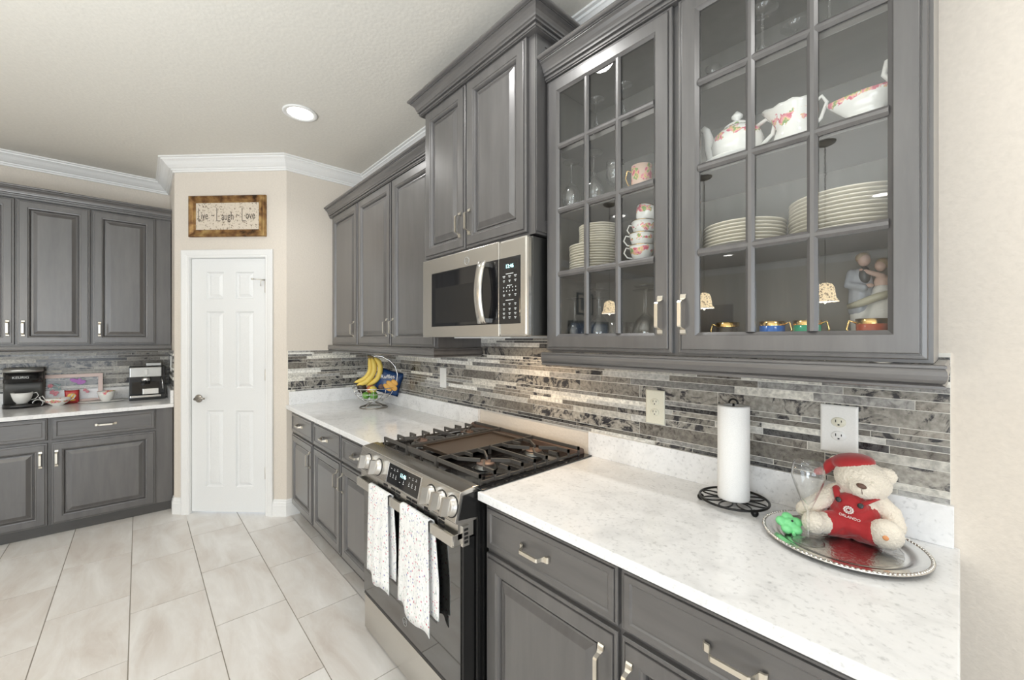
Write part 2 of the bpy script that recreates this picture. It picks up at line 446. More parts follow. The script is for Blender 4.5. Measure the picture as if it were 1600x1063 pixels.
# ------------------------------------------------------------------ geometry helpers
class MB:
    def __init__(s):
        s.v = []; s.f = []; s.sm = []; s.mi = []
    def add(s, vs, fs, smooth=False, mi=0):
        o = len(s.v)
        s.v += [tuple(p) for p in vs]
        for f in fs:
            s.f.append([i + o for i in f]); s.sm.append(smooth); s.mi.append(mi)
        return s
    def box(s, x0, x1, y0, y1, z0, z1, mi=0):
        vs = [(x, y, z) for z in (z0, z1) for y in (y0, y1) for x in (x0, x1)]
        return s.add(vs, [(0, 2, 3, 1), (4, 5, 7, 6), (0, 1, 5, 4), (1, 3, 7, 5), (3, 2, 6, 7), (2, 0, 4, 6)], mi=mi)
    def loft(s, rings, smooth=True, cap=True, closed=True, loop=False, mi=0):
        k = len(rings[0]); vs = [p for r in rings for p in r]; fs = []
        nr = len(rings)
        for i in range(nr if loop else nr - 1):
            a = i * k; b_ = ((i + 1) % nr) * k
            for j in range(k if closed else k - 1):
                j2 = (j + 1) % k
                fs.append((a + j, a + j2, b_ + j2, b_ + j))
        s.add(vs, fs, smooth, mi)
        if cap and closed and not loop:
            s.add(rings[0], [tuple(range(k))[::-1]], False, mi)
            s.add(rings[-1], [tuple(range(k))], False, mi)
        return s
    def lathe(s, prof, n=24, c=(0, 0, 0), smooth=True, mi=0, cap=False, sx=1, sy=1, mat4=None):
        rings = []
        for r, z in prof:
            ring = [Vector((c[0] + r * sx * math.cos(2 * PI * i / n), c[1] + r * sy * math.sin(2 * PI * i / n), c[2] + z)) for i in range(n)]
            if mat4 is not None:
                ring = [mat4 @ p for p in ring]
            rings.append(ring)
        return s.loft(rings, smooth, cap, mi=mi)
    def tube(s, pts, r, n=8, loop=False, mi=0, cap=True, smooth=True, flat=1.0):
        pts = [Vector(p) for p in pts]; m_ = len(pts)
        rs = r if isinstance(r, (list, tuple)) else [r] * m_
        rings = []; up = None
        for i, p in enumerate(pts):
            if loop:
                t = pts[(i + 1) % m_] - pts[i - 1]
            else:
                t = pts[min(i + 1, m_ - 1)] - pts[max(i - 1, 0)]
            t.normalize()
            if up is None:
                up = Vector((0, 0, 1)) if abs(t.z) < 0.9 else Vector((1, 0, 0))
            a = t.cross(up)
            if a.length < 1e-6:
                a = t.cross(Vector((0.3, 1, 0.2)))
            a.normalize(); b_ = a.cross(t).normalized(); up = b_
            rings.append([p + a * rs[i] * math.cos(2 * PI * k / n) + b_ * rs[i] * flat * math.sin(2 * PI * k / n) for k in range(n)])
        return s.loft(rings, smooth, cap, loop=loop, mi=mi)
    def ball(s, c, r, nu=16, nv=10, mi=0, rot=None):
        if not isinstance(r, (tuple, list)):
            r = (r, r, r)
        rings = []
        for i in range(nv + 1):
            th = PI * i / nv
            rr = max(math.sin(th), 1e-4)
            ring = []
            for j in range(nu):
                ph = 2 * PI * j / nu
                p = Vector((r[0] * rr * math.cos(ph), r[1] * rr * math.sin(ph), -r[2] * math.cos(th)))
                if rot is not None:
                    p = rot @ p
                ring.append(p + Vector(c))
            rings.append(ring)
        return s.loft(rings, True, False, mi=mi)
    def prism(s, poly, x0, x1, mi=0):
        """polygon in (y,z) extruded along x"""
        return s.loft([[(x0, y, z) for y, z in poly], [(x1, y, z) for y, z in poly]], False, True, mi=mi)
    def xform(s, mt):
        s.v = [tuple(mt @ Vector(p)) for p in s.v]
        return s
    def mesh(s, name, mats):
        me = bpy.data.meshes.new(name)
        me.from_pydata(s.v, [], s.f)
        for p, a, b_ in zip(me.polygons, s.sm, s.mi):
            p.use_smooth = a; p.material_index = b_
        if not isinstance(mats, (list, tuple)):
            mats = [mats]
        for q in mats:
            me.materials.append(M[q] if isinstance(q, str) else q)
        bm = bmesh.new(); bm.from_mesh(me)
        bmesh.ops.remove_doubles(bm, verts=bm.verts, dist=1e-6)
        bmesh.ops.recalc_face_normals(bm, faces=bm.faces)
        bm.to_mesh(me); bm.free()
        return me

def put(name, me, parent=None, loc=(0, 0, 0), rot=(0, 0, 0), bevel=0, **props):
    o = bpy.data.objects.new(name, me)
    C.objects.link(o)
    o.parent = parent
    o.location = loc
    o.rotation_euler = rot
    if bevel:
        b_ = o.modifiers.new('bevel', 'BEVEL'); b_.width = bevel; b_.segments = 2
        b_.limit_method = 'ANGLE'; b_.angle_limit = rad(40)
    for k, v in props.items():
        o[k] = v
    return o

def thing(name, label, cat, loc=(0, 0, 0), rz=0, group=None, rot=None):
    o = bpy.data.objects.new(name, None)
    o.empty_display_size = 0.05
    C.objects.link(o)
    o.location = loc
    o.rotation_euler = rot if rot else (0, 0, rz)
    o['label'] = label; o['category'] = cat
    if group:
        o['group'] = group
    return o

def struct(name, me, parent=None, **k):
    return put(name, me, parent, kind='structure', **k) if parent is None else put(name, me, parent, **k)

def dup(root, loc, rz=None, label=None, group=None):
    r = root.copy(); C.objects.link(r); r.location = loc
    if rz is not None:
        r.rotation_euler = (0, 0, rz)
    if label:
        r['label'] = label
    if group:
        r['group'] = group
    for ch in list(root.children):
        c = ch.copy(); C.objects.link(c); c.parent = r
        for g in list(ch.children):
            d = g.copy(); C.objects.link(d); d.parent = c
    return r

def sweep(path, prof, mi=0, smooth=False):
    """profile [(out, z)] swept along a plan polyline [(x, y)]; 'out' is to the right of travel"""
    P = [Vector((p[0], p[1])) for p in path]
    rings = []
    for i, p in enumerate(P):
        d0 = (P[i] - P[i - 1]).normalized() if i else None
        d1 = (P[i + 1] - P[i]).normalized() if i < len(P) - 1 else None
        n0 = Vector((d0.y, -d0.x)) if d0 else None
        n1 = Vector((d1.y, -d1.x)) if d1 else None
        if n0 is None: mv = n1
        elif n1 is None: mv = n0
        else:
            mv = (n0 + n1); mv = mv / max(mv.dot(n0), 0.2)
        rings.append([(p.x + mv.x * o, p.y + mv.y * o, z) for o, z in prof])
    return MB().loft(rings, smooth, True, mi=mi)

def text_mesh(s, size, material, extrude=0.0004, align='CENTER', sx=1.0):
    cu = bpy.data.curves.new('lettering', 'FONT')
    cu.body = s; cu.size = size; cu.extrude = extrude; cu.align_x = align; cu.align_y = 'CENTER'
    o = bpy.data.objects.new('lettering', cu); C.objects.link(o)
    dg = bpy.context.evaluated_depsgraph_get()
    me = bpy.data.meshes.new_from_object(o.evaluated_get(dg))
    bpy.data.objects.remove(o); bpy.data.curves.remove(cu)
    me.materials.clear(); me.materials.append(M[material])
    if sx != 1.0:
        me.transform(Matrix.Diagonal((sx, 1, 1, 1)))
    me.transform(Matrix.Rotation(rad(90), 4, 'X'))   # stands upright, reads from -y
    return me

def hrect(w_, h_, x_, z_, y_):
    return [(x_, y_, z_), (x_ + w_, y_, z_), (x_ + w_, y_, z_ + h_), (x_, y_, z_ + h_)]

def nested(w_, h_, loops, fill=True, x=0, z=0, back=True):
    """concentric rectangles: loops [(inset, y)]; front is -y"""
    rings = [hrect(w_ - 2 * i, h_ - 2 * i, x + i, z + i, y) for i, y in loops]
    mb = MB()
    mb.loft(rings, False, False)
    if fill:
        mb.add(rings[-1], [(0, 1, 2, 3)])
    if back:
        mb.add(rings[0], [(3, 2, 1, 0)])
    return mb

RUN = {'R': (Matrix.Identity(4), 0.0),                         # long wall, front towards -y
       'L': (Matrix.Rotation(rad(90), 4, 'Z'), rad(90)),        # left wall, front towards +x
       'D': (Matrix.Rotation(rad(45), 4, 'Z'), rad(45))}        # diagonal pantry wall

def at(run, x, y, z):
    return RUN[run][0] @ Vector((x, y, z))

def run_thing(run, name, label, cat, x, y, z, group=None):
    return thing(name, label, cat, at(run, x, y, z), RUN[run][1], group)

# ------------------------------------------------------------------ room shell
WY = 1.512      # long wall
WX = -4.93      # left wall
fl = MB().box(-5.2, 3.4, -6.7, 1.75, -0.10, -0.003)
floor = struct('floor', fl.mesh('floor', 'grout_floor'))
PX, PY = 0.6105, 0.3085
tl = MB().box(-PX / 2 + .0022, PX / 2 - .0022, -PY / 2 + .0022, PY / 2 - .0022, -0.009, 0)
tile_me = tl.mesh('tile', 'floor_tile')
narrow_me = MB().box(-PX / 2 + .0022, PX / 2 - .0022, -0.045, 0.045, -0.009, 0).mesh('tile', 'floor_tile')
offs = {0: -2.836, 1: -3.045}
rows_y = [(-0.034 + PY * k, k) for k in range(-13, 3)]     # lower edge of each row
for y0, k in rows_y:
    base = offs[0] if k in (0, 2, -2, -4, -6, -8, -10, -12) else offs[1]
    xs = [base + PX * j for j in range(-4, 8)]
    for x0 in xs:
        cx_ = x0 + PX / 2
        if cx_ < -4.7 or cx_ > 1.6:
            continue
        put('tile', tile_me, floor, (cx_, y0 + PY / 2, 0))
for j in range(-2, 7):
    put('tile', narrow_me, floor, (-2.457 + PX * j + PX / 2, 0.885 + 0.047, 0))
# floor beyond the tiles built one by one
rest = MB().box(1.95, 3.3, -6.5, 1.5, -0.009, 0).box(-4.9, 1.9, -6.5, -4.06, -0.009, 0).box(-4.9, -4.0, 0.24, 1.5, -0.02, -0.001)
put('tile_field', rest.mesh('tile_field', 'floor_tile'), floor, kind='stuff')

ceiling = struct('ceiling', MB().box(-5.2, 3.4, -6.7, 1.75, CEIL, CEIL + 0.1).mesh('ceiling', 'ceiling_paint'))
wall_right = struct('wall_right', MB().box(-3.58, 3.4, WY, WY + 0.1, 0, CEIL).mesh('wall_right', 'wall_paint'))
wall_left = struct('wall_left', MB().box(WX - 0.1, WX, -6.5, 0.31, 0, CEIL).mesh('wall_left', 'wall_paint'))
wall_pl = struct('wall_pantry_left', MB().box(WX, -4.23, 0.21, 0.30, 0, CEIL).mesh('wall_pantry_left', 'wall_paint'))
wall_pr = struct('wall_pantry_right', MB().box(-3.68, -3.58, 0.86, WY + 0.1, 0, CEIL).mesh('wall_pantry_right', 'wall_paint'))
# diagonal wall with the door opening, local frame of run D
SD = 4.44 / math.sqrt(2)
s0, s1 = (-4.23 + 0.21) / math.sqrt(2), (-3.58 + 0.86) / math.sqrt(2)
dw = MB()
dw.box(s0, -2.722, SD, SD + 0.1, 0, CEIL).box(-2.080, s1, SD, SD + 0.1, 0, CEIL).box(-2.722, -2.080, SD, SD + 0.1, 2.045, CEIL)
wall_pd = struct('wall_pantry_front', dw.xform(RUN['D'][0]).mesh('wall_pantry_front', 'wall_paint'))
# far walls of the room behind the camera, with window openings
bw = MB()
bw.box(WX - 0.1, 0.3, -6.6, -6.5, 0, CEIL).box(3.2, 3.4, -6.6, -6.5, 0, CEIL).box(0.3, 3.2, -6.6, -6.5, 2.45, CEIL).box(0.3, 3.2, -6.6, -6.5, 0, 0.2)
struct('wall_back', bw.mesh('wall_back', 'wall_paint'))
sw = MB()
sw.box(3.3, 3.4, -6.6, -3.5, 0, CEIL).box(3.3, 3.4, -0.3, 1.7, 0, CEIL).box(3.3, 3.4, -3.5, -0.3, 2.4, CEIL).box(3.3, 3.4, -3.5, -0.3, 0, 0.4)
struct('wall_side', sw.mesh('wall_side', 'wall_paint'))

# crown moulding of the room
H0 = 2.722
crown_prof = [(0.0, H0), (0.012, H0), (0.014, H0 + .012), (0.022, H0 + .014), (0.024, H0 + .024), (0.034, H0 + .028),
              (0.052, H0 + .045), (0.066, H0 + .064), (0.078, H0 + .074), (0.084, H0 + .076), (0.086, H0 + .086), (0.100, H0 + .088), (0.100, CEIL), (0.0, CEIL)]
room_path = [(WX, -6.5), (WX, 0.21), (-4.23, 0.21), (-3.58, 0.86), (-3.58, WY), (3.3, WY)]
struct('trim_crown', sweep(room_path, crown_prof).mesh('trim_crown', 'white_trim'))
struct('trim_crown_back', sweep([(3.3, WY), (3.3, -6.5), (WX, -6.5)], crown_prof).mesh('trim_crown_back', 'white_trim'))
bprof = [(0, 0), (0.016, 0), (0.016, 0.085), (0.013, 0.094), (0.013, 0.104), (0.009, 0.110), (0.007, 0.124), (0.0, 0.130)]
q = at('D', -2.776, SD, 0); q2 = at('D', -2.030, SD, 0)
struct('baseboard_left', sweep([(-4.30, 0.21), (-4.23, 0.21), (q.x, q.y)], bprof).mesh('baseboard_left', 'white_trim'))
struct('baseboard_right', sweep([(q2.x, q2.y), (-3.58, 0.86), (-3.58, 0.955)], bprof).mesh('baseboard_right', 'white_trim'))
struct('baseboard_back', sweep([(3.3, 1.50), (3.3, -6.5), (-3.0, -6.5)], bprof).mesh('baseboard_back', 'white_trim'))

# ------------------------------------------------------------------ pantry door
cas = [(0.0, 0.0), (0.0, -0.010), (0.004, -0.014), (0.016, -0.014), (0.020, -0.017), (0.046, -0.022), (0.056, -0.022), (0.062, -0.018), (0.062, 0.0)]
def casing(x0, x1, zt):
    """u runs outward from the opening"""
    path = [(x0, 0, -1, 0), (x0, zt, -1, 1), (x1, zt, 1, 1), (x1, 0, 1, 0)]
    rings = []
    for x, z, dx, dz in path:
        rings.append([(x + dx * u, SD + y, z + dz * u) for u, y in cas])
    return MB().loft(rings, False, True)
cm = casing(-2.713, -2.089, 2.040)
cm.box(-2.722, -2.711, SD - 0.002, SD + 0.1, 0, 2.045).box(-2.091, -2.080, SD - 0.002, SD + 0.1, 0, 2.045).box(-2.722, -2.080, SD - 0.002, SD + 0.1, 2.038, 2.047)
struct('trim_door', cm.xform(RUN['D'][0]).mesh('trim_door', 'white_trim'), bevel=0)
door = bpy.data.objects.new('door_1', None)
C.objects.link(door); door['kind'] = 'structure'
door.location = at('D', -2.708, SD + 0.012, 0.018); door.rotation_euler = (0, 0, rad(45))
DW, DH = 0.615, 2.018
def door_slab():
    xs = [0, .121, .262, .363, .509, DW]
    zs = [0, .197, .807, .985, 1.597, 1.697, 1.912, DH]
    cells = {(1, 1), (3, 1), (1, 3), (3, 3), (1, 5), (3, 5)}
    mb = MB()
    for i in range(5):
        for j in range(7):
            x0, x1, z0, z1 = xs[i], xs[i + 1], zs[j], zs[j + 1]
            if (i, j) in cells:
                lp = [(0, 0), (.005, .007), (.011, .013), (.016, .013), (.036, .004), (.038, .003)]
                rings = [hrect(x1 - x0 - 2 * a, z1 - z0 - 2 * a, x0 + a, z0 + a, y) for a, y in lp]
                mb.loft(rings, False, False); mb.add(rings[-1], [(0, 1, 2, 3)])
            else:
                mb.add(hrect(x1 - x0, z1 - z0, x0, z0, 0), [(0, 1, 2, 3)])
    a = hrect(DW, DH, 0, 0, 0); b_ = hrect(DW, DH, 0, 0, 0.035)
    mb.loft([a, b_], False, False); mb.add(b_, [(0, 1, 2, 3)])
    return mb
put('door_slab', door_slab().mesh('door_slab', 'door_white'), door)
hb = MB()
Rm = Matrix.Translation((0.058, 0, 0.902)) @ Matrix.Rotation(rad(90), 4, 'X')
hb.lathe([(0.0001, 0), (0.031, 0), (0.032, 0.004), (0.026, 0.010), (0.013, 0.012), (0.011, 0.042), (0.0001, 0.044)], 24, mat4=Rm)
hb.tube([(0.058, -.045, .902), (.085, -.048, .904), (.115, -.046, .910), (.138, -.042, .905)], [.010, .010, .008, .007], 8)
put('door_handle', hb.mesh('door_handle', 'dark_nickel'), door)
hm = MB().box(-.010, .010, -.006, .002, -.045, .045)
hm.tube([(0, -.010, -.046), (0, -.010, .046)], .0055, 8)
hme = hm.mesh('hinge', 'nickel')
for z in (0.315, 1.094, 1.79):
    put('hinge', hme, door, (DW - 0.002, 0, z))
st = MB().tube([(0, 0, 0), (-.03, -.035, 0.0), (-.075, -.04, .002)], .003, 6)
st.tube([(-.075, -.04, .002), (-.085, -.04, .002)], .007, 8).tube([(0, 0, 0), (-.02, -.03, -.012), (-.03, -.012, -.05)], .0025, 6)
put('door_stop', st.mesh('door_stop', 'nickel'), door, (DW - 0.002, -.010, 1.845))

# ------------------------------------------------------------------ wall mosaic
ROWS = [0.978, 0.9925, 1.0095, 1.059, 1.084, 1.106, 1.123, 1.1405, 1.158, 1.208, 1.234, 1.257, 1.274, 1.287, 1.302,
        1.3506, 1.374, 1.387, 1.405, 1.425]
WIDE = {2, 8, 14}
_tile_cache = {}
def mosaic(parent, run, xa, xb, yface, ztop, wide_off, holes=(), first=0):
    r_ = random.Random(int(abs(xa * 1000)) + 5)
    g = 0.0022
    for i in range(first, len(ROWS) - 1):
        z0, z1 = ROWS[i], min(ROWS[i + 1], ztop)
        if z1 - z0 < 0.006:
            break
        cuts = []
        if i in WIDE:
            x = wide_off
            while x > xa: x -= 0.3045
            x += 0.3045
            while x < xb - .01:
                cuts.append(x); x += 0.3045
        else:
            x = xa + r_.uniform(0.02, 0.25)
            while x < xb - .03:
                cuts.append(x); x += r_.choice([.15, .22, .305, .305, .40])
        xs = [xa] + cuts + [xb]
        last = None
        for a, b_ in zip(xs[:-1], xs[1:]):
            if b_ - a < 0.012:
                continue
            if any(a > h[0] and b_ < h[1] and z0 > h[2] and z1 < h[3] for h in holes):
                continue
            if i in WIDE:
                mt = r_.choice(['tile_marble', 'tile_marble', 'tile_marble', 'tile_taupe'])
            else:
                wts = {'tile_marble': 4, 'tile_taupe': 4, 'tile_bluegrey': 4, 'tile_dark': 2, 'tile_speckle': 4, 'tile_ivory': 4}
                if i in (3, 7, 10, 11): wts['tile_dark'] = 0
                if i in (4, 9): wts['tile_speckle'] = 6
                ks = [k for k in wts for _ in range(wts[k]) if k != last]
                mt = r_.choice(ks)
            last = mt
            key = (round((b_ - a), 3), i, round(z1, 4), mt)
            if key not in _tile_cache:
                ww, hh = (b_ - a) / 2 - g / 2, (z1 - z0) / 2 - g / 2
                _tile_cache[key] = MB().box(-ww, ww, 0, 0.008, -hh, hh).mesh('tile', mt)
            put('tile', _tile_cache[key], parent, at(run, (a + b_) / 2, yface, (z0 + z1) / 2), (0, 0, RUN[run][1]))
YT = 1.505
def grout_sheet(parent, run, x0, x1, z0, z1, yf=YT, wy=WY):
    put('grout', MB().box(x0, x1, yf + 0.0015, wy, z0, z1).xform(RUN[run][0]).mesh('grout', 'grout_wall'), parent)
mosaic(wall_right, 'R', -3.572, -0.016, YT, 1.3506, -0.271)
mosaic(wall_right, 'R', -1.935, -1.105, YT, 1.425, -1.802, first=15)
grout_sheet(wall_right, 'R', -3.575, -0.016, 0.976, 1.36)
grout_sheet(wall_right, 'R', -1.94, -1.10, 1.34, 1.43)
# return wall beside the pantry: runs along y, front towards +x
mosaic(wall_pr, 'L', 0.868, 1.503, 3.572, 1.302, 1.008)
grout_sheet(wall_pr, 'L', 0.868, 1.506, 0.976, 1.304, 3.572, 3.58)
# left wall
mosaic(wall_left, 'L', -1.35, 0.203, 4.922, 1.3506, -0.14)
grout_sheet(wall_left, 'L', -1.35, 0.205, 0.976, 1.36, 4.922, 4.93)
# narrow strip on the pantry side wall next to the left counter
stp = MB()
for i in range(16):
    z0, z1 = ROWS[i], ROWS[i + 1]
    if z1 > 1.345: break
    stp.box(-4.92, -4.30, 0.2025, 0.21, z0 + .001, z1 - .001, mi=i % 4)
put('tile_strip', stp.mesh('tile_strip', ['tile_marble', 'tile_bluegrey', 'tile_dark', 'tile_speckle']), wall_pl, kind='stuff')

# ------------------------------------------------------------------ cabinet parts
FR = [(0, .020), (0, .007), (.002, .0045), (.009, .004), (.0095, .0062), (.0115, .0062), (.0125, .0005), (.014, 0), (.050, 0), (.052, .003), (.058, .004), (.062, .010), (.0655, .018)]
PN = [(.0605, .019), (.069, .0188), (.0705, .0135), (.077, .0128), (.097, .0035), (.099, .0028)]
DR = [(0, .020), (0, .007), (.002, .0045), (.006, .004), (.0065, .006), (.008, .006), (.009, .0005), (.0105, 0), (.024, 0), (.028, .0035), (.030, .0042)]
def handle_mesh():
    L = .12; w_ = .0055
    path = [(0, -.0005, .0), (.004, -.004, 0), (.0135, -.005, 0), (.0175, -.012, 0), (.0215, -.026, 0), (.026, -.029, 0)]
    path = path + [(L - a, b_, c) for a, b_, c in path[::-1]]
    rings = []
    for i, (z, y, _) in enumerate(path):
        t = .0028
        wd = .0085 if i in (0, 1, 2) or i >= len(path) - 3 else w_
        rings.append([(-wd, y - t, z), (wd, y - t, z), (wd, y + t, z), (-wd, y + t, z)])
    return MB().loft(rings, False, True).xform(Matrix.Translation((0, 0, -L / 2)))
handle_me = handle_mesh().mesh('handle', 'nickel')

def add_handle(parent, x, z, horizontal=False):
    put('handle', handle_me, parent, (x, 0.0, z), (0, rad(90) if horizontal else 0, 0))

def panel_door(parent, x, z, w_, h_, hx=None, hz=None):
    """a door whose front plane is local y = 0 of its parent"""
    d = put('door', nested(w_, h_, FR, fill=False, back=False).mesh('door', 'wood'), parent, (x, 0, z))
    put('panel', nested(w_, h_, PN).mesh('panel', 'wood'), d)
    if hx is not None:
        add_handle(d, hx, hz)
    return d

def drawer(parent, x, z, w_, h_, pull=True, px=None):
    d = put('drawer', nested(w_, h_, DR).mesh('drawer', 'wood_h'), parent, (x, 0, z))
    if pull:
        add_handle(d, px if px is not None else w_ / 2, h_ / 2, True)
    return d

def body(parent, x0, x1, y0, y1, z0, z1, name='body', m_='wood'):
    return put(name, MB().box(x0, x1, y0, y1, z0, z1).mesh(name, m_), parent, bevel=0.001)

# ---- upper cabinets, long wall, far end
UZ0, UZ1 = 1.345, 2.43
c1 = run_thing('R', 'upper_cabinet', 'single-door dark wall cabinet over the fruit basket, beside the pantry wall', 'cabinet', -3.575, 1.19, UZ0)
body(c1, 0.0, 0.571, 0.02, 0.318, 0, UZ1 - UZ0)
panel_door(c1, 0.040, 0.008, 0.523, 1.055, hx=0.475, hz=0.116)
c2 = run_thing('R', 'upper_cabinet', 'double-door dark wall cabinet just left of the microwave', 'cabinet', -3.003, 1.19, UZ0)
body(c2, 0.0, 1.078, 0.02, 0.318, 0, UZ1 - UZ0)
panel_door(c2, 0.008, 0.008, 0.529, 1.055, hx=0.488, hz=0.116)
panel_door(c2, 0.552, 0.008, 0.511, 1.055, hx=0.030, hz=0.116)
# ---- cabinet over the microwave
c3 = run_thing('R', 'upper_cabinet', 'taller dark double-door cabinet directly above the microwave', 'cabinet', -1.922, 1.115, 1.806)
body(c3, 0.0, 0.812, 0.02, 0.394, 0, 0.80)
panel_door(c3, 0.014, 0.010, 0.357, 0.765, hx=0.325, hz=0.115)
panel_door(c3, 0.381, 0.010, 0.396, 0.765, hx=0.032, hz=0.115)
# raised panel on the exposed right side
sp = MB()
fr = nested(0.36, 0.78, [(0, .004), (0, 0), (.045, 0), (.048, .003)], fill=True)
put('side_panel', fr.xform(Matrix.Rotation(rad(90), 4, 'Z')).mesh('side_panel', 'wood'), c3, (0.8165, 0.024, 0.01))

def rail_profile(z0, z1):
    h_ = z1 - z0
    p = [(0, z0), (.014, z0), (.018, z0 + .002), (.018, z0 + .007), (.014, z0 + .010)]
    for i in range(7):
        a = -PI / 2 + PI * i / 6
        p.append((.013 + .008 * math.cos(a), z0 + .028 + .017 * math.sin(a)))
    p += [(.015, z1 - .009), (.020, z1 - .007), (.020, z1 - .002), (.016, z1), (0, z1)]
    return p
def crown_profile(z0, z1, out):
    k = (z1 - z0); p = []
    for u, v in [(0, 0), (.31, 0), (.31, .05), (.37, .06), (.38, .13), (.37, .16), (.34, .17), (.34, .21), (.46, .22), (.47, .29), (.44, .31), (.47, .34), (.52, .36), (.54, .44), (.60, .57), (.70, .68), (.80, .74),
                 (.80, .79), (.85, .79), (.85, .83), (.93, .85), (.98, .89), (1, .94), (.98, 1), (0, 1)]:
        p.append((u * out, z0 + v * k))
    return p

def moulding(name, run, label, path, prof, cat, m_='wood_h'):
    c0 = at(run, path[0][0], path[0][1], prof[0][1])
    me = sweep(path, prof)
    me.xform(Matrix.Translation((-path[0][0], -path[0][1], -prof[0][1])))
    o = put(name, me.mesh(name, m_), None, c0, (0, 0, RUN[run][1]), label=label, category=cat)
    return o
moulding('crown_moulding', 'R', 'dark crown moulding on top of the cabinets left of the microwave', [(-3.578, 1.21), (-1.928, 1.21)], crown_profile(2.409, 2.492, .072), 'moulding')
moulding('crown_moulding', 'R', 'dark crown moulding with mitred returns on the tall cabinet above the microwave',
         [(-1.922, 1.50), (-1.922, 1.135), (-1.110, 1.135), (-1.110, 1.50)], crown_profile(2.582, 2.668, .076), 'moulding')
moulding('crown_moulding', 'R', 'dark crown moulding on top of the glass-door china cabinet', [(-1.104, 1.21), (-0.037, 1.21), (-0.037, 1.505)], crown_profile(2.409, 2.492, .072), 'moulding')
moulding('light_rail', 'R', 'rounded dark rail under the cabinets left of the microwave', [(-3.572, 1.19), (-1.925, 1.19), (-1.925, 1.50)], rail_profile(1.294, 1.344), 'moulding')
moulding('light_rail', 'R', 'rounded dark rail under the glass-door china cabinet', [(-1.112, 1.19), (-0.037, 1.19), (-0.037, 1.50)], rail_profile(1.294, 1.344), 'moulding')

# ---- glass-door china cabinet
GX0 = -1.106
c4 = run_thing('R', 'china_cabinet', 'dark wall cabinet with two glazed grid doors full of china', 'cabinet', GX0, 1.19, UZ0)
GW = 1.069
bd = MB()
t = 0.018
bd.box(0, t, .02, .314, 0, 1.085).box(GW - t, GW, .02, .314, 0, 1.085).box(t, GW - t, .02, .314, 0, .022).box(t, GW - t, .02, .314, 1.05, 1.085)
bd.box(t, GW - t, .306, .314, .022, 1.05).box(.500, .548, .02, .038, .022, 1.05)
put('body', bd.mesh('body', 'wood'), c4)
li = MB()
li.box(t, GW - t, .3045, .3058, .023, 1.049).box(t, t + .001, .040, .3045, .023, 1.049).box(GW - t - .001, GW - t, .040, .3045, .023, 1.049)
put('lining', li.mesh('lining', 'wood_inside'), c4)
for z in (1.642, 1.886, 2.130):
    put('shelf', MB().box(t + .001, GW - t - .001, .045, .305, z - UZ0, z - UZ0 + .018).mesh('shelf', 'wood_h'), c4, bevel=0.001)
GFR = [(0, .020), (0, .007), (.002, .0045), (.009, .004), (.0095, .0062), (.0115, .0062), (.0125, .0005), (.014, 0), (.052, 0), (.055, .003), (.062, .009), (.062, .02)]
def glass_door(x, w_, hx):
    z, h_ = .008, 1.055
    fr_ = nested(w_, h_, GFR, fill=False, back=False)
    d = put('door', fr_.mesh('door', 'wood'), c4, (x, 0, z))
    ix0, ix1 = .060, w_ - .060
    iz0, iz1 = .062, h_ - .062
    zs_ = [1.646 - UZ0 - z, 1.891 - UZ0 - z, 2.139 - UZ0 - z]
    xs_ = [ix0 + (ix1 - ix0) * k / 3 for k in (1, 2)]
    mu = MB()
    mp_ = [(-.011, .012), (-.011, .007), (-.004, .0015), (.004, .0015), (.011, .007), (.011, .012)]
    for zz in zs_:
        mu.prism([(y, zz + a) for a, y in mp_], ix0, ix1)
    for xx in xs_:
        mu.loft([[(xx + a, y - .0004, iz0) for a, y in mp_], [(xx + a, y - .0004, iz1) for a, y in mp_]], False, True)
    put('muntin_grid', mu.mesh('muntin_grid', 'wood'), d)
    xe = [ix0] + xs_ + [ix1]; ze = [iz0] + zs_ + [iz1]
    for i in range(3):
        for j in range(4):
            put('pane', MB().add(hrect(xe[i + 1] - xe[i], ze[j + 1] - ze[j], xe[i], ze[j], .0125), [(0, 1, 2, 3)]).mesh('pane', 'pane_glass'), d)
    add_handle(d, hx, 1.469 - UZ0 - z)
glass_door(0.002, 0.515, 0.515 - .034)
glass_door(0.535, 0.527, 0.020)

# ---- upper cabinets, left wall
c5 = run_thing('L', 'upper_cabinet', 'double-door dark wall cabinet over the single-serve coffee maker', 'cabinet', -1.04, 4.58, UZ0)
body(c5, 0, .766, .02, .340, 0, 1.085)
panel_door(c5, .008, .010, .370, 1.052, hx=.340, hz=.118)
panel_door(c5, .390, .010, .369, 1.052, hx=.030, hz=.118)
c6 = run_thing('L', 'upper_cabinet', 'single-door dark wall cabinet over the espresso machine', 'cabinet', -0.274, 4.58, UZ0)
body(c6, 0, .478, .02, .340, 0, 1.085)
panel_door(c6, .007, .010, .371, 1.052, hx=.038, hz=.118)
moulding('crown_moulding', 'L', 'dark crown moulding on top of the left wall cabinets', [(-1.04, 4.60), (0.206, 4.60)], crown_profile(2.412, 2.497, .075), 'moulding')
moulding('light_rail', 'L', 'rounded dark rail under the left wall cabinets', [(-1.04, 4.58), (0.205, 4.58)], rail_profile(1.297, 1.344), 'moulding')

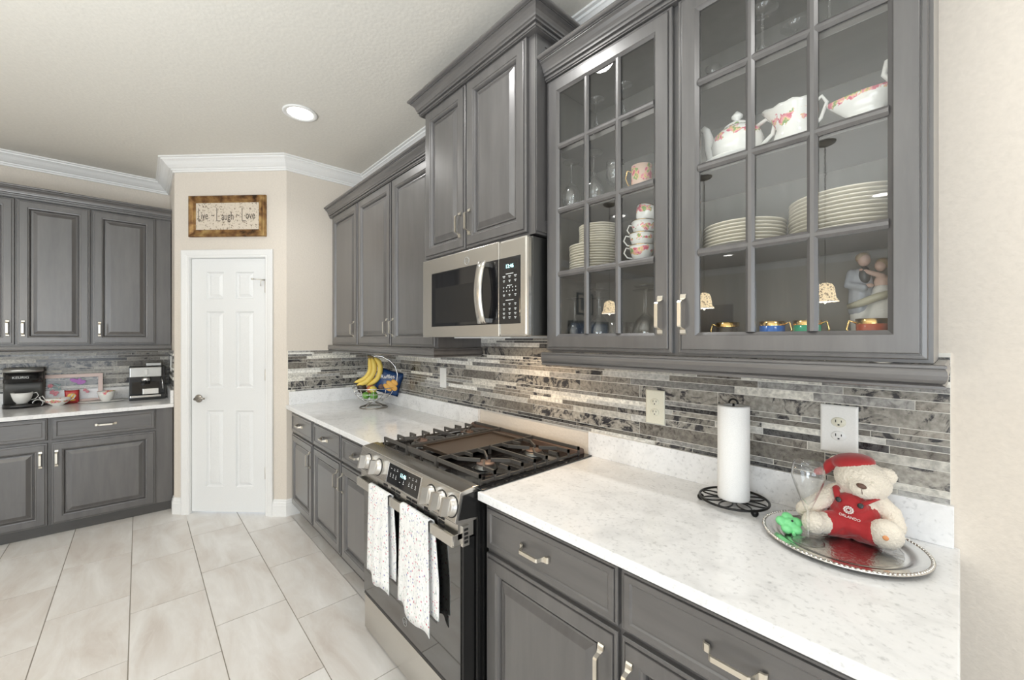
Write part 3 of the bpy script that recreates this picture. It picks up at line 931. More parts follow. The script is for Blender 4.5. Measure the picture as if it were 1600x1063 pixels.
# ---- base cabinets, long wall
BZ = 0.105
def base_unit(run, x0, x1, yf, label, fronts, depth, kick_y, z0=BZ, zt=.844, dz=(.665, .677, .826)):
    c_ = run_thing(run, 'base_cabinet', label, 'cabinet', x0, yf, 0)
    body(c_, 0, x1 - x0, .02, depth, z0, zt)
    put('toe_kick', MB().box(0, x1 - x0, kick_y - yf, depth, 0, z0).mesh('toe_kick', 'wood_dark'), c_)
    for kind, a, b_, hx in fronts:
        if kind == 'd':
            panel_door(c_, a - x0, z0 + .004, b_ - a, dz[0] - z0 - .008, hx=None if hx is None else hx - a, hz=.548 - z0)
        else:
            drawer(c_, a - x0, dz[1], b_ - a, dz[2] - dz[1], pull=hx is not None, px=None if hx is None else hx - a)
    return c_
base_unit('R', -3.565, -3.004, .88, 'narrow dark base cabinet next to the pantry wall, one drawer over one door',
          [('w', -3.52, -3.018, -3.285), ('d', -3.52, -3.018, -3.05)], .61, .955)
base_unit('R', -3.004, -1.957, .88, 'dark base cabinet left of the range with two drawers over two doors',
          [('w', -2.988, -2.483, -2.745), ('w', -2.462, -1.968, -2.22), ('d', -2.988, -2.483, -2.512), ('d', -2.462, -1.968, -2.43)], .61, .955)
base_unit('R', -1.107, -0.020, .88, 'dark base cabinet right of the range under the teddy bear counter',
          [('w', -1.10, -.578, -.865), ('w', -.566, -.035, -.305), ('d', -1.10, -.578, -.622), ('d', -.566, -.035, -.540)], .61, .955)
base_unit('L', -1.04, -.463, 4.31, 'dark base cabinet under the single-serve coffee maker, cut off by the left picture edge',
          [('w', -1.02, -.474, -.75), ('d', -1.02, -.474, -.506)], .60, 4.375, z0=.082, dz=(.668, .683, .836))
base_unit('L', -.463, .204, 4.31, 'dark base cabinet under the espresso machine with one wide drawer and door',
          [('w', -.455, .098, -.182), ('d', -.455, .098, -.430)], .60, 4.375, z0=.082, dz=(.668, .683, .836))

# ---- worktops
ZC = .874
def top(label, run, x0, x1, yf, yw, extras):
    c_ = run_thing(run, 'countertop', label, 'countertop', x0, yf, ZC - .029)
    put('slab', MB().box(0, x1 - x0, 0, yw - yf, 0, .029).mesh('slab', 'quartz'), c_, bevel=0.003)
    for e in extras:
        put('upstand', MB().box(e[0] - x0, e[1] - x0, e[2] - yf, e[3] - yf, .029, .029 + .105).mesh('upstand', 'quartz'), c_, bevel=0.002)
    return c_
top('white quartz worktop left of the range under the fruit basket', 'R', -3.578, -1.947, .8545, WY - .001, [(-3.556, -1.935, 1.492, WY - .001), (-3.578, -3.556, .8745, WY - .001)])
top('white quartz worktop right of the range under the tray and paper towels', 'R', -1.112, 0.0, .8545, WY - .001, [(-1.128, -.010, 1.492, WY - .001)])
top('white quartz worktop of the coffee station on the left', 'L', -1.30, .2085, 4.28, 4.929, [(-1.30, .188, 4.909, 4.929), (.188, .2085, 4.30, 4.929)])

# ------------------------------------------------------------------ outlets and switches
def plate_mesh(w_, h_):
    return nested(w_, h_, [(0, .006), (0, .002), (.003, 0), (.006, -.0005)])
def outlet(label, x, z, w_, h_, y=YT - .006, kinds=('o', 'o'), pm='plastic_white'):
    t_ = thing('wall_outlet' if 'o' in kinds else 'wall_switch', label, 'outlet' if 'o' in kinds else 'switch', (x, y, z))
    put('cover_plate', plate_mesh(w_, h_).mesh('cover_plate', pm), t_)
    if 'o' in kinds:
        for k, zz in enumerate((h_ / 2 + .020, h_ / 2 - .020)):
            mm_ = 'plastic_ivory' if (k == 0 and pm == 'plastic_white') or pm == 'plastic_ivory' else 'plastic_white'
            o_ = MB()
            Rm_ = Matrix.Translation((w_ / 2, 0, zz)) @ Matrix.Rotation(rad(90), 4, 'X')
            o_.lathe([(0.0165, 0), (.0165, .002), (.015, .003), (.0001, .003)], 20, mat4=Rm_ @ Matrix.Diagonal((1.05, .86, 1, 1)))
            s_ = put('socket', o_.mesh('socket', mm_), t_)
            sl = MB().box(w_ / 2 - .0075, w_ / 2 - .0055, -.0036, -.002, zz - .001, zz + .007).box(w_ / 2 + .0055, w_ / 2 + .0075, -.0036, -.002, zz, zz + .006)
            sl.box(w_ / 2 - .0022, w_ / 2 + .0022, -.0036, -.002, zz - .0095, zz - .0055)
            put('slots', sl.mesh('slots', 'slot_dark'), s_)
    else:
        put('rocker', nested(.034, .066, [(0, .002), (.001, -.002), (.003, -.0025)], x=w_ / 2 - .017, z=h_ / 2 - .033).mesh('rocker', pm), t_)
    return t_
outlet('large white double outlet behind the teddy bear', -.281, 1.066, .087, .137)
outlet('ivory double outlet between the range and the paper towel roll', -.849, 1.062, .079, .132, pm='plastic_ivory')
outlet('blank-looking white wall switch above the fruit basket', -2.368, 1.071, .075, .132, kinds=('s',), pm='plastic_white')
t_ = thing('wall_switch', 'white wall switch on the pantry side wall beside the espresso machine', 'switch', (-4.62, 0.2005, 1.12))
put('cover_plate', plate_mesh(.13, .13).mesh('cover_plate', 'plastic_white'), t_)
put('rocker', nested(.034, .066, [(0, .002), (.001, -.002)], x=.048, z=.032).mesh('rocker', 'plastic_white'), t_)

# ------------------------------------------------------------------ microwave
mw = thing('microwave', 'stainless over-the-range microwave with black window, under the tall cabinet', 'microwave', (-1.898, 1.10, 1.405))
MWW, MWH = .778, .394
put('housing', MB().box(.002, MWW - .002, .034, .40, .004, MWH).mesh('housing', 'steel_dark'), mw, bevel=.002)
mf = MB().box(0, .612, 0, .034, 0, MWH)
d_ = put('door', mf.mesh('door', 'steel'), mw, bevel=.003)
put('fascia', MB().box(.613, MWW, 0, .034, 0, MWH).mesh('fascia', 'steel'), mw, bevel=.010)
gl = nested(.520, .268, [(0, .002), (0, -.0015), (.004, -.0025)], x=.088, z=.052, back=False)
put('window_glass', gl.mesh('window_glass', 'black_gloss'), d_)
inn = MB().add(hrect(.36, .175, .125, .068, -.0028), [(0, 1, 2, 3)])
put('window_screen', inn.mesh('window_screen', 'black_enamel'), d_)
cp = nested(.128, .268, [(0, .002), (0, -.0015), (.003, -.0025)], x=.613, z=.052, back=False)
pnl = put('control_panel', cp.mesh('control_panel', 'black_gloss'), mw)
put('clock_window', MB().add(hrect(.078, .030, .642, .268, -.0029), [(0, 1, 2, 3)]).mesh('clock_window', 'slot_dark'), pnl)
put('clock_digits', text_mesh('12:46', .022, 'clock_glow'), pnl, (.681, -.0034, .283))
dots = MB()
for (zc_, n_, ww_) in [(.252, 1, .045), (.243, 3, .016), (.225, 3, .012), (.205, 1, .030), (.196, 5, .004), (.182, 5, .004), (.168, 3, .012), (.146, 1, .046), (.132, 3, .012), (.112, 3, .012), (.094, 3, .013), (.078, 3, .013)]:
    for k in range(n_):
        xc_ = .681 + (k - (n_ - 1) / 2) * (.034 if n_ == 3 else .018)
        dots.add(hrect(ww_, .0028 if n_ != 5 else .005, xc_ - ww_ / 2, zc_, -.0029), [(0, 1, 2, 3)])
        if n_ == 3:
            dots.add(hrect(ww_ * .6, .0022, xc_ - ww_ * .3, zc_ - .005, -.0029), [(0, 1, 2, 3)])
put('key_legends', dots.mesh('key_legends', 'text_grey'), pnl, kind='stuff')
hpath = []
for i in range(9):
    a = i / 8
    hpath.append((.535, -.030 - .020 * math.sin(PI * a), .056 + .262 * a))
hd = MB()
rings = []
for x, y, z in hpath:
    rings.append([(x - .024, y, z), (x - .018, y - .008, z), (x + .018, y - .008, z), (x + .024, y, z), (x + .022, y + .006, z), (x - .022, y + .006, z)])
hd.loft(rings, True, True)
hd.box(.520, .550, -.030, 0, .060, .078).box(.520, .550, -.030, 0, .296, .314)
put('handle', hd.mesh('handle', 'steel'), d_)
def round_logo(parent, x, z, r, y=-.001, s='GE'):
    rg = MB()
    pts = [(x + r * math.cos(2 * PI * k / 24), y, z + r * math.sin(2 * PI * k / 24)) for k in range(24)]
    rg.tube(pts, r * .09, 6, loop=True)
    o_ = put('emblem', rg.mesh('emblem', 'logo_grey'), parent)
    put('emblem_letters', text_mesh(s, r * 1.0, 'logo_grey'), parent, (x, y - .0004, z))
    return o_
round_logo(d_, .388, .345, .017)
put('underside_lamp', MB().box(.20, .62, .06, .30, -.006, .004).mesh('underside_lamp', 'plastic_white'), mw)

# warm task light under the microwave
ld = bpy.data.lights.new('task_light', 'AREA'); ld.shape = 'RECTANGLE'; ld.size = .22; ld.size_y = .08
ld.energy = 2.4; ld.color = (1.0, .72, .45)
lo = bpy.data.objects.new('task_light', ld); lo.location = (-1.40, 1.24, 1.392); C.objects.link(lo)

# ------------------------------------------------------------------ range
rg = thing('gas_range', 'stainless slide-in gas range with black oven door and five knobs', 'range', (-1.937, .80, 0))
RW = .814   # local x 0..RW; local y = world y - .80
bd = MB().box(0, RW, .060, .685, .02, .872)
put('body', bd.mesh('body', 'black_enamel'), rg, bevel=.003)
rb = MB()
for y_ in (.070, .088, .12):
    rb.box(RW, RW + .004, y_, y_ + .006, .03, .80)
put('side_ribs', rb.mesh('side_ribs', 'black_enamel'), rg)
# sloping console
cons = [(.070, .889), (.045, .889), (-.004, .883), (-.008, .878), (-.028, .786), (-.024, .780), (.0, .774), (.070, .774)]
put('control_console', MB().prism(cons, .002, RW - .002).mesh('control_console', 'steel'), rg, bevel=.0015)
put('console_cheek', MB().prism([(.075, .872), (.002, .868), (-.016, .792), (.075, .782)], RW - .002, RW + .0015).mesh('console_cheek', 'black_enamel'), rg)
SL = math.atan2(.020, .092)     # lean of the console face
def on_console(x, u, lift=0.0):
    """point on the sloping face: u up the slope from its lower edge"""
    ca, sa = math.cos(SL), math.sin(SL)
    return Vector((x, -.028 + u * sa - lift * ca, .786 + u * ca + lift * sa))
conR = (-SL, 0, 0)
dm = nested(.262, .076, [(0, .002), (0, -.001), (.002, -.0015)], back=False)
disp = put('display', dm.mesh('display', 'black_gloss'), rg, on_console(.300, .008), conR)
put('display_bezel', nested(.270, .084, [(0, .001), (0, -.001), (.003, -.0014), (.004, .0005)], fill=False, back=False).mesh('display_bezel', 'chrome'), rg, on_console(.296, .004), conR)
put('clock_digits', text_mesh('11:46', .022, 'clock_glow'), disp, (.131, -.0020, .050))
lg = MB()
for k, (x_, z_) in enumerate([(.028, .058), (.054, .055), (.080, .058), (.182, .057), (.208, .054), (.234, .055), (.028, .026), (.052, .026), (.076, .026), (.112, .022), (.142, .022), (.186, .026), (.210, .026), (.236, .026)]):
    lg.add(hrect(.010, .0022, x_ - .005, z_, -.0018), [(0, 1, 2, 3)])
    if k not in (0, 3, 9):
        lg.add(hrect(.006, .0022, x_ - .003, z_ + .006, -.0018), [(0, 1, 2, 3)])
    if k > 5 and k not in (9,):
        lg.add(hrect(.003, .006, x_ - .0015, z_ + .009, -.0018), [(0, 1, 2, 3)])
put('key_legends', lg.mesh('key_legends', 'text_grey'), disp, kind='stuff')
kb = MB()
kb.lathe([(.0001, 0), (.033, 0), (.033, .004), (.030, .005), (.030, .019), (.028, .021), (.0001, .021)], 32)
kb.loft([[(-.012, -.028, .018), (.012, -.028, .018), (.012, .028, .018), (-.012, .028, .018)],
         [(-.006, -.029, .044), (.006, -.029, .044), (.006, .029, .044), (-.006, .029, .044)]], False, True)
kme = kb.xform(Matrix.Rotation(rad(90), 4, 'X')).mesh('knob', 'knob_steel')
kring = MB().lathe([(.037, -.0005), (.037, .0012), (.033, .0012)], 32).xform(Matrix.Rotation(rad(90), 4, 'X')).mesh('knob_ring', 'black_matte')
for x_ in (.095, .205, .640, .712, .779):
    ko = put('knob', kme, rg, on_console(x_, .045), conR)
    put('knob_ring', kring, ko)
# vent strip under the console
vs = MB().box(.006, RW - .006, -.014, .05, .724, .782)
vst = put('vent_strip', vs.mesh('vent_strip', 'steel'), rg)
slm = MB()
for gx in (.250, .320, .364, .455, .499, .590, .690):
    for k in range(3):
        slm.box(gx, gx + .036, -.0155, -.013, .738 + k * .013, .7455 + k * .013)
put('vent_slots', slm.mesh('vent_slots', 'slot_dark'), vst, kind='stuff')
# oven door
od = put('oven_door', MB().box(.004, RW - .004, .005, .055, .192, .718).mesh('oven_door', 'black_enamel'), rg, bevel=.003)
put('door_glass', MB().box(.006, RW - .012, .000, .006, .194, .716).mesh('door_glass', 'oven_glass'), od)
put('window_screen', MB().add(hrect(.50, .27, .155, .36, -.0004), [(0, 1, 2, 3)]).mesh('window_screen', 'black_gloss'), od)
hb_ = MB().box(.010, RW - .006, -.038, -.030, .706, .744)
hb_.box(.010, .014, -.030, .002, .706, .744).box(RW - .010, RW - .006, -.030, .002, .706, .744).box(.30, .34, -.030, .0, .712, .738).box(.46, .50, -.030, .0, .712, .738)
hh = put('oven_handle', hb_.mesh('oven_handle', 'steel'), rg, bevel=.002)
for xx in (0.002, RW - .010):
    ep = put('handle_bracket', MB().box(xx, xx + .012, .000, .028, .698, .766).mesh('handle_bracket', 'steel'), rg, bevel=.001)
    s_ = MB()
    for k in range(4):
        s_.box(xx + .0118, xx + .0128, .006, .022, .708 + k * .014, .716 + k * .014)
    put('bracket_slots', s_.mesh('bracket_slots', 'slot_dark'), ep, kind='stuff')
round_logo(od, .415, .245, .016, y=-.0008)
# storage drawer
dr = put('storage_drawer', MB().box(.004, RW - .004, .004, .055, .012, .170).mesh('storage_drawer', 'steel'), rg, bevel=.003)
put('drawer_lip', MB().prism([(.055, .170), (.010, .170), (.002, .176), (.004, .190), (.055, .190)], .004, RW - .004).mesh('drawer_lip', 'black_gloss'), rg)
# cooktop
put('cooktop', MB().box(-.006, RW + .022, .066, .686, .8745, .880).mesh('cooktop', 'black_gloss'), rg, bevel=.002)
put('rear_vent', MB().prism([(.630, .880), (.632, .900), (.645, .908), (.665, .908), (.680, .900), (.684, .880)], .01, RW - .02).mesh('rear_vent', 'burner_cap'), rg)
def grate(x0, x1, bars, label_side):
    g = MB(); zt = .918; h_ = .014; w_ = .0036
    def bar(a, b_, hh_=h_):
        a = Vector(a); b_ = Vector(b_); d = (b_ - a).normalized(); nrm = Vector((-d.y, d.x, 0)) * w_
        g.loft([[a + nrm, a - nrm, a - nrm - Vector((0, 0, hh_)), a + nrm - Vector((0, 0, hh_))],
                [b_ + nrm, b_ - nrm, b_ - nrm - Vector((0, 0, hh_)), b_ + nrm - Vector((0, 0, hh_))]], False, True)
    y0, y1 = .088, .640
    xo, xi = (x0, x1) if label_side == 'l' else (x1, x0)
    sgn = 1 if label_side == 'l' else -1
    # inner rail
    bar((xi, y0, zt), (xi, y1, zt))
    bar((x0, y0, zt), (x1, y0, zt)); bar((x0, y1, zt), (x1, y1, zt))
    bar((xo + sgn * .006, y0, zt - .026), (xo + sgn * .006, y1, zt - .026), .008)
    ys = [y0 + (y1 - y0) * k / 8 for k in range(9)]
    for k, y in enumerate(ys):
        # down-turned end at the outer side
        g.box(min(xo, xo + sgn * .008), max(xo, xo + sgn * .008), y - w_, y + w_, .880 if k in (0, 4, 8) else zt - .034, zt)
        xm = (x0 + x1) / 2
        if k in (2, 6):          # burner centres: short fingers
            bar((xo, y, zt), (xo + sgn * .055, y, zt)); bar((xi, y, zt), (xi - sgn * .055, y, zt))
        elif k in (1, 3, 5, 7):
            yc = ys[2] if k < 4 else ys[6]
            dy = (yc - y) * .75
            bar((xo, y, zt), (xo + sgn * .070, y, zt)); bar((xo + sgn * .070, y, zt), (xm - sgn * .012, y + dy, zt))
            bar((xi, y, zt), (xi - sgn * .050, y, zt)); bar((xi - sgn * .050, y, zt), (xm + sgn * .012, y + dy, zt))
        else:
            bar((x0, y, zt), (x1, y, zt))
    for y in (y0, y1, ys[4]):
        g.box(xi - .006, xi + .006, y - .006, y + .006, .880, zt)
    put('grate', g.mesh('grate', 'cast_iron'), rg)
    for yb in (ys[2], ys[6]):
        xm = (x0 + x1) / 2
        b_ = MB()
        b_.lathe([(.0001, 0), (.048, 0), (.050, .004), (.040, .010), (.038, .016), (.0001, .016)], 28)
        bo = put('burner', b_.mesh('burner', 'steel_dark'), rg, (xm, yb, .880))
        put('burner_cap', MB().lathe([(.0001, 0), (.036, 0), (.038, .003), (.034, .008), (.0001, .009)], 28).mesh('burner_cap', 'burner_cap'), bo, (0, 0, .016))
grate(.040, .268, 9, 'l')
grate(.512, .800, 9, 'r')
g = MB()
put('grate_bar', MB().box(.272, .508, .634, .644, .896, .918).mesh('grate_bar', 'cast_iron'), rg)
g.box(.272, .508, .084, .094, .896, .918)
for x_ in (.276, .390, .504):
    g.box(x_ - .006, x_ + .006, .084, .094, .880, .9)
put('centre_grate', g.mesh('centre_grate', 'cast_iron'), rg)
gr = nested(.205, .400, [(0, .010), (0, 0), (.006, 0), (.010, .005), (.014, .006)]).xform(Matrix.Rotation(rad(-90), 4, 'X'))
gr.xform(Matrix.Translation((.284, .575, .912)) @ Matrix.Diagonal((1, 1, 1, 1)))
gmesh = MB()
gmesh.box(.280, .498, .160, .580, .896, .904)
gmesh.box(.280, .286, .160, .580, .904, .912).box(.492, .498, .160, .580, .904, .912).box(.286, .492, .160, .168, .904, .912).box(.286, .492, .560, .580, .904, .914)
put('griddle', gmesh.mesh('griddle', 'griddle'), rg, bevel=.0015)
cen = MB().lathe([(.0001, 0), (.04, 0), (.042, .006), (.036, .014), (.0001, .014)], 24, sy=2.6)
put('burner', cen.mesh('burner', 'steel_dark'), rg, (.39, .36, .880))

# ------------------------------------------------------------------ towels on the oven handle
def towel(label, x0, x1, zf0, zf1, back_dx, zb0, zb1, seed):
    r_ = random.Random(seed)
    mb = MB(); nx = 18
    # profile from the front hem over the bar to the back hem, in (y, fraction)
    bar_y0, bar_y1, zt = -.0385, -.0285, .7475
    def zfront(u): return zf0 + (zf1 - zf0) * u + .012 * math.sin(3 * PI * u)
    rows = []
    prof = [('f', i / 12) for i in range(13)] + [('t', i / 5) for i in range(1, 5)] + [('b', i / 12) for i in range(13)]
    for kind, a in prof:
        row = []
        for i in range(nx + 1):
            u = i / nx
            x = x0 + (x1 - x0) * u
            wv = .0035 * math.sin(5.2 * PI * u + seed)
            if kind == 'f':
                zb = zfront(u)
                z = zb + (zt - zb) * a
                y = bar_y0 - .004 - wv * (1 - a) - .010 * (1 - a) * math.sin(PI * u)
                x += (-.012 + .020 * u) * (1 - a)
            elif kind == 't':
                y = bar_y0 - .004 + (bar_y1 - bar_y0 + .008) * a
                z = zt + .006 * math.sin(PI * a)
                x += back_dx * a * .25
            else:
                zb = zb0 + (zb1 - zb0) * u
                z = zt + (zb - zt) * a
                y = bar_y1 + .006 + wv * a * .6
                x += back_dx * (.25 + .75 * min(1, a * 1.6))
            row.append((x, y, z))
        rows.append(row)
    vs = [p for r in rows for p in r]; k = nx + 1
    fs = [(i * k + j, i * k + j + 1, (i + 1) * k + j + 1, (i + 1) * k + j) for i in range(len(rows) - 1) for j in range(nx)]
    mb.add(vs, fs, True)
    bx, by = x0, .735
    o = put('dish_towel', mb.mesh('dish_towel', 'towel_print'), None, (-1.937, .80, 0), label=label, category='towel', group='printed dish towels on the oven handle')
    s = o.modifiers.new('thickness', 'SOLIDIFY'); s.thickness = .0035; s.offset = 0
    return o
towel('flower-sprigged white dish towel hanging on the left half of the oven handle', .160, .345, .368, .338, .040, .375, .405, 1)
towel('flower-sprigged white dish towel hanging on the right half of the oven handle, nearer the camera', .455, .664, .368, .335, .042, .385, .405, 2)

# ------------------------------------------------------------------ recessed ceiling light
rl = thing('ceiling_light', 'round recessed ceiling light above the floor in front of the door', 'light', (CANS[0][0], CANS[0][1], CEIL))
tr_me = MB().lathe([(.074, .0), (.100, -.001), (.100, -.006), (.092, -.009), (.076, -.007), (.072, -.001)], 32).mesh('trim_ring', 'white_trim')
ln_me = MB().lathe([(.0001, -.003), (.074, -.002)], 32).mesh('lens', 'lens_glow')
put('trim_ring', tr_me, rl); put('lens', ln_me, rl)
places = ['above the gas range', 'above the bear end of the worktop', 'behind the camera near the left wall', 'straight behind the camera', 'at the far back of the room', 'to the right behind the camera', 'near the far window', 'far right behind the camera']
for (x_, y_), pl in zip(CANS[1:], places):
    dup(rl, (x_, y_, CEIL), label='round recessed ceiling light ' + pl)

# ------------------------------------------------------------------ sign over the door
sg = run_thing('D', 'framed_sign', 'gold framed Live Laugh Love sign above the white pantry door', 'sign', -2.712, SD - .026, 2.205)
SW, SH = .628, .325
put('frame', nested(SW, SH, [(0, .026), (0, .008), (.006, .001), (.014, 0), (.024, .007), (.040, .012), (.050, .009), (.056, .013), (.056, .020)], fill=False).mesh('frame', 'gold_frame'), sg)
pm_ = put('print', MB().add(hrect(SW - .10, SH - .10, .05, .05, .016), [(0, 1, 2, 3)]).mesh('print', 'parchment'), sg)
for w_, x_, z_, sz in (('ive', .127, .166, .085), ('~', .194, .172, .075), ('augh', .316, .160, .088), ('~', .399, .172, .075), ('ove', .502, .166, .085)):
    put('lettering', text_mesh(w_, sz, 'text_dark', sx=.62), pm_, (x_, .0155, z_))
for x_ in (.076, .226, .432):
    lt = MB().add(hrect(.0045, .100, x_, .128, .0152), [(0, 1, 2, 3)]).add(hrect(.034, .0045, x_, .1245, .0152), [(0, 1, 2, 3)])
    put('capital_letter', lt.mesh('capital_letter', 'text_dark'), pm_)

# ------------------------------------------------------------------ pendants (seen reflected in the glass doors)
pen = thing('pendant_lamp', 'bell-shade pendant lamp hanging behind the camera, middle of three', 'pendant', (-1.52, -1.27, CEIL))
pm = MB().lathe([(.0001, -.028), (.03, -.026), (.062, -.010), (.065, 0)], 28)
put('canopy', pm.mesh('canopy', 'bronze'), pen)
ch = MB()
for k in range(30):
    z = -.03 - k * .021
    pts = []
    for j in range(10):
        a = 2 * PI * j / 10
        u = .0055 * math.cos(a); v = .0135 * math.sin(a)
        pts.append((u, 0, z - .012 + v) if k % 2 else (0, u, z - .012 + v))
    ch.tube(pts, .0016, 5, loop=True)
ch.tube([(0, 0, -.66), (0, 0, -1.03)], .003, 6)
put('chain', ch.mesh('chain', 'bronze'), pen)
sh = MB().lathe([(.018, 0), (.040, -.008), (.055, -.03), (.060, -.075), (.066, -.11), (.082, -.135), (.080, -.136), (.063, -.11), (.056, -.075), (.050, -.03), (.03, -.012)], 32)
put('shade', sh.mesh('shade', 'shade_glass'), pen, (0, 0, -1.02))
put('diffuser', MB().lathe([(.0001, -1.152), (.079, -1.154)], 28).mesh('diffuser', 'lens_glow'), pen)
dup(pen, (-.66, -1.27, CEIL), label='bell-shade pendant lamp hanging behind the camera, rightmost of three')
dup(pen, (-2.50, -1.27, CEIL), label='bell-shade pendant lamp hanging behind the camera, leftmost of three')
for x_ in (-.66, -1.52, -2.5):
    ld = bpy.data.lights.new('pendant_bulb_light', 'POINT'); ld.energy = 3; ld.color = (1, .78, .5); ld.shadow_soft_size = .004
    lo = bpy.data.objects.new('pendant_bulb_light', ld); lo.location = (x_, -1.27, 1.655); C.objects.link(lo)
# things at the far end of the left wall, seen reflected in the china cabinet
tv = run_thing('L', 'television', 'flat television on the left wall behind the camera, showing blue', 'television', -4.75, 4.88, 1.02)
put('frame', nested(1.25, .72, [(0, .05), (0, 0), (.04, 0), (.045, .005)]).mesh('frame', 'black_matte'), tv)
put('screen', MB().add(hrect(1.16, .63, .045, .045, .004), [(0, 1, 2, 3)]).mesh('screen', 'tv_blue'), tv)
pc = run_thing('L', 'framed_picture', 'black framed picture above the television behind the camera', 'picture', -4.25, 4.90, 1.86)
put('frame', nested(.50, .42, [(0, .03), (0, 0), (.035, 0), (.04, .006)]).mesh('frame', 'black_matte'), pc)
put('mount', MB().add(hrect(.43, .35, .035, .035, .0055), [(0, 1, 2, 3)]).mesh('mount', 'parchment'), pc)
put('print', MB().add(hrect(.30, .23, .10, .095, .005), [(0, 1, 2, 3)]).mesh('print', 'picture_dark'), pc)
d2 = struct('door_2', MB().box(-4.0, -3.1, -6.499, -6.45, 0, 2.1).mesh('door_2', 'wood_brown'))


# ------------------------------------------------------------------ paper towel holder
ph = thing('paper_towel_holder', 'black wrought-iron paper towel stand with ball feet, right of the range', 'holder', (-.483, 1.388, ZC))
def ring_pts(r, z, n=40, sx=1, sy=1, c=(0, 0)):
    return [(c[0] + r * sx * math.cos(2 * PI * k / n), c[1] + r * sy * math.sin(2 * PI * k / n), z) for k in range(n)]
b_ = MB()
b_.tube(ring_pts(.097, .018), .0038, 8, loop=True)
b_.tube(ring_pts(.030, .016, 24), .0028, 8, loop=True)
for k in range(8):
    a = 2 * PI * k / 8
    pts = []
    for j in range(20):
        t_ = 2 * PI * j / 20
        u = .063 + .031 * math.cos(t_); v = .016 * math.sin(t_)
        pts.append((u * math.cos(a) - v * math.sin(a), u * math.sin(a) + v * math.cos(a), .0175))
    b_.tube(pts, .0024, 6, loop=True)
put('base', b_.mesh('base', 'iron'), ph)
for a in (205, 325, 85):
    put('foot', MB().ball((0, 0, 0), .0105, 14, 10).mesh('foot', 'iron'), ph, (.094 * math.cos(rad(a)), .094 * math.sin(rad(a)), .0105))
rd = MB().tube([(0, 0, .016), (0, 0, .318)], .0035, 8)
rd.tube([(-.013 * math.cos(PI * k / 10), 0, .318 + .014 * math.sin(PI * k / 10)) for k in range(11)], .0032, 6)
put('rod', rd.mesh('rod', 'iron'), ph)
rr_ = MB().lathe([(.020, .020), (.0445, .020), (.0455, .024), (.0455, .308), (.0445, .312), (.020, .312), (.020, .020)], 40)
o = put('paper_towel_roll', rr_.mesh('paper_towel_roll', 'paper'), None, (-.483, 1.388, ZC), label='white roll of paper towels standing on the iron holder', category='paper towels')

# ------------------------------------------------------------------ tray with bear, glass and clover
TZ = ZC
tray = thing('serving_tray', 'round engraved silver tray with a rope rim under the teddy bear', 'tray', (-.207, 1.322, TZ))
tray.rotation_euler = (0, 0, rad(-12))
tp = [(.0001, .006), (.135, .006), (.137, .0065)]
put('engraved_field', MB().lathe([(.0001, .0062), (.118, .0062)], 48, sx=1.02, sy=.98).mesh('engraved_field', 'silver_engraved'), tray)
put('rim', MB().lathe([(.118, .0061), (.122, .0045), (.130, .0055), (.134, .011), (.146, .013), (.150, .0125), (.158, .0145), (.166, .0150), (.168, .013), (.164, .010), (.130, .001), (.0001, .001)], 64, sx=1.02, sy=.98).mesh('rim', 'silver'), tray)
rp = MB()
NB = 110
for k in range(NB):
    a = 2 * PI * k / NB
    rp.ball((.1635 * 1.02 * math.cos(a), .1635 * .98 * math.sin(a), .0150), (.0042, .0042, .003), 6, 4)
put('rope_edge', rp.mesh('rope_edge', 'silver'), tray, kind='stuff')

def glass_thing(name, label, cat, prof, loc, flip=False, n=28, group=None, mt='crystal'):
    H_ = max(z for r, z in prof)
    pr = [(r, H_ - z) for r, z in prof] if flip else prof
    me = MB().lathe(pr, n).mesh(name, mt)
    return put(name, me, None, loc, label=label, category=cat, **({'group': group} if group else {}))
WINE = [(.0001, .0015), (.030, .0), (.033, .001), (.030, .003), (.008, .006), (.0035, .012), (.0030, .045), (.0035, .075), (.008, .086), (.022, .100), (.034, .122), (.037, .145), (.034, .170), (.029, .190), (.0282, .190), (.033, .170), (.036, .145), (.033, .123), (.021, .102), (.0001, .090)]
TULIP = [(.0001, .0015), (.032, .0), (.035, .001), (.030, .003), (.008, .006), (.0038, .012), (.0034, .045), (.004, .072), (.009, .086), (.018, .108), (.029, .138), (.0365, .165), (.0355, .180), (.031, .200), (.0302, .200), (.0345, .180), (.0355, .165), (.028, .139), (.017, .110), (.0001, .090)]
glass_thing('wine_glass', 'empty stemmed wine glass standing on the silver tray beside the teddy bear', 'glass', TULIP, (-.262, 1.262, TZ + .007))

cl = thing('clover_ornament', 'small bright green clover-shaped ornament at the left end of the silver tray', 'ornament', (-.312, 1.292, TZ + .008))
cb = MB()
for k in range(5):
    a = 2 * PI * k / 5 + .3
    cb.ball((.019 * math.cos(a), .019 * math.sin(a), .012), (.014, .014, .010), 12, 8)
cb.ball((0, 0, .013), (.016, .016, .012), 12, 8)
me = cb.mesh('leaves', 'green_wax')
o = put('leaves', me, cl)
o.rotation_euler = (rad(38), 0, rad(35))
o.location = (0, 0, .010)
r_m = o.modifiers.new('fuse', 'REMESH'); r_m.mode = 'VOXEL'; r_m.voxel_size = .0022; r_m.use_smooth_shade = True
put('stem', MB().tube([(0, 0, .004), (.012, -.012, .003), (.02, -.03, .003)], .004, 8).mesh('stem', 'green_wax'), cl)
put('spots', MB().ball((.012, -.012, .031), .0028, 8, 6).ball((.020, -.005, .018), .0028, 8, 6).mesh('spots', 'button_black'), cl)

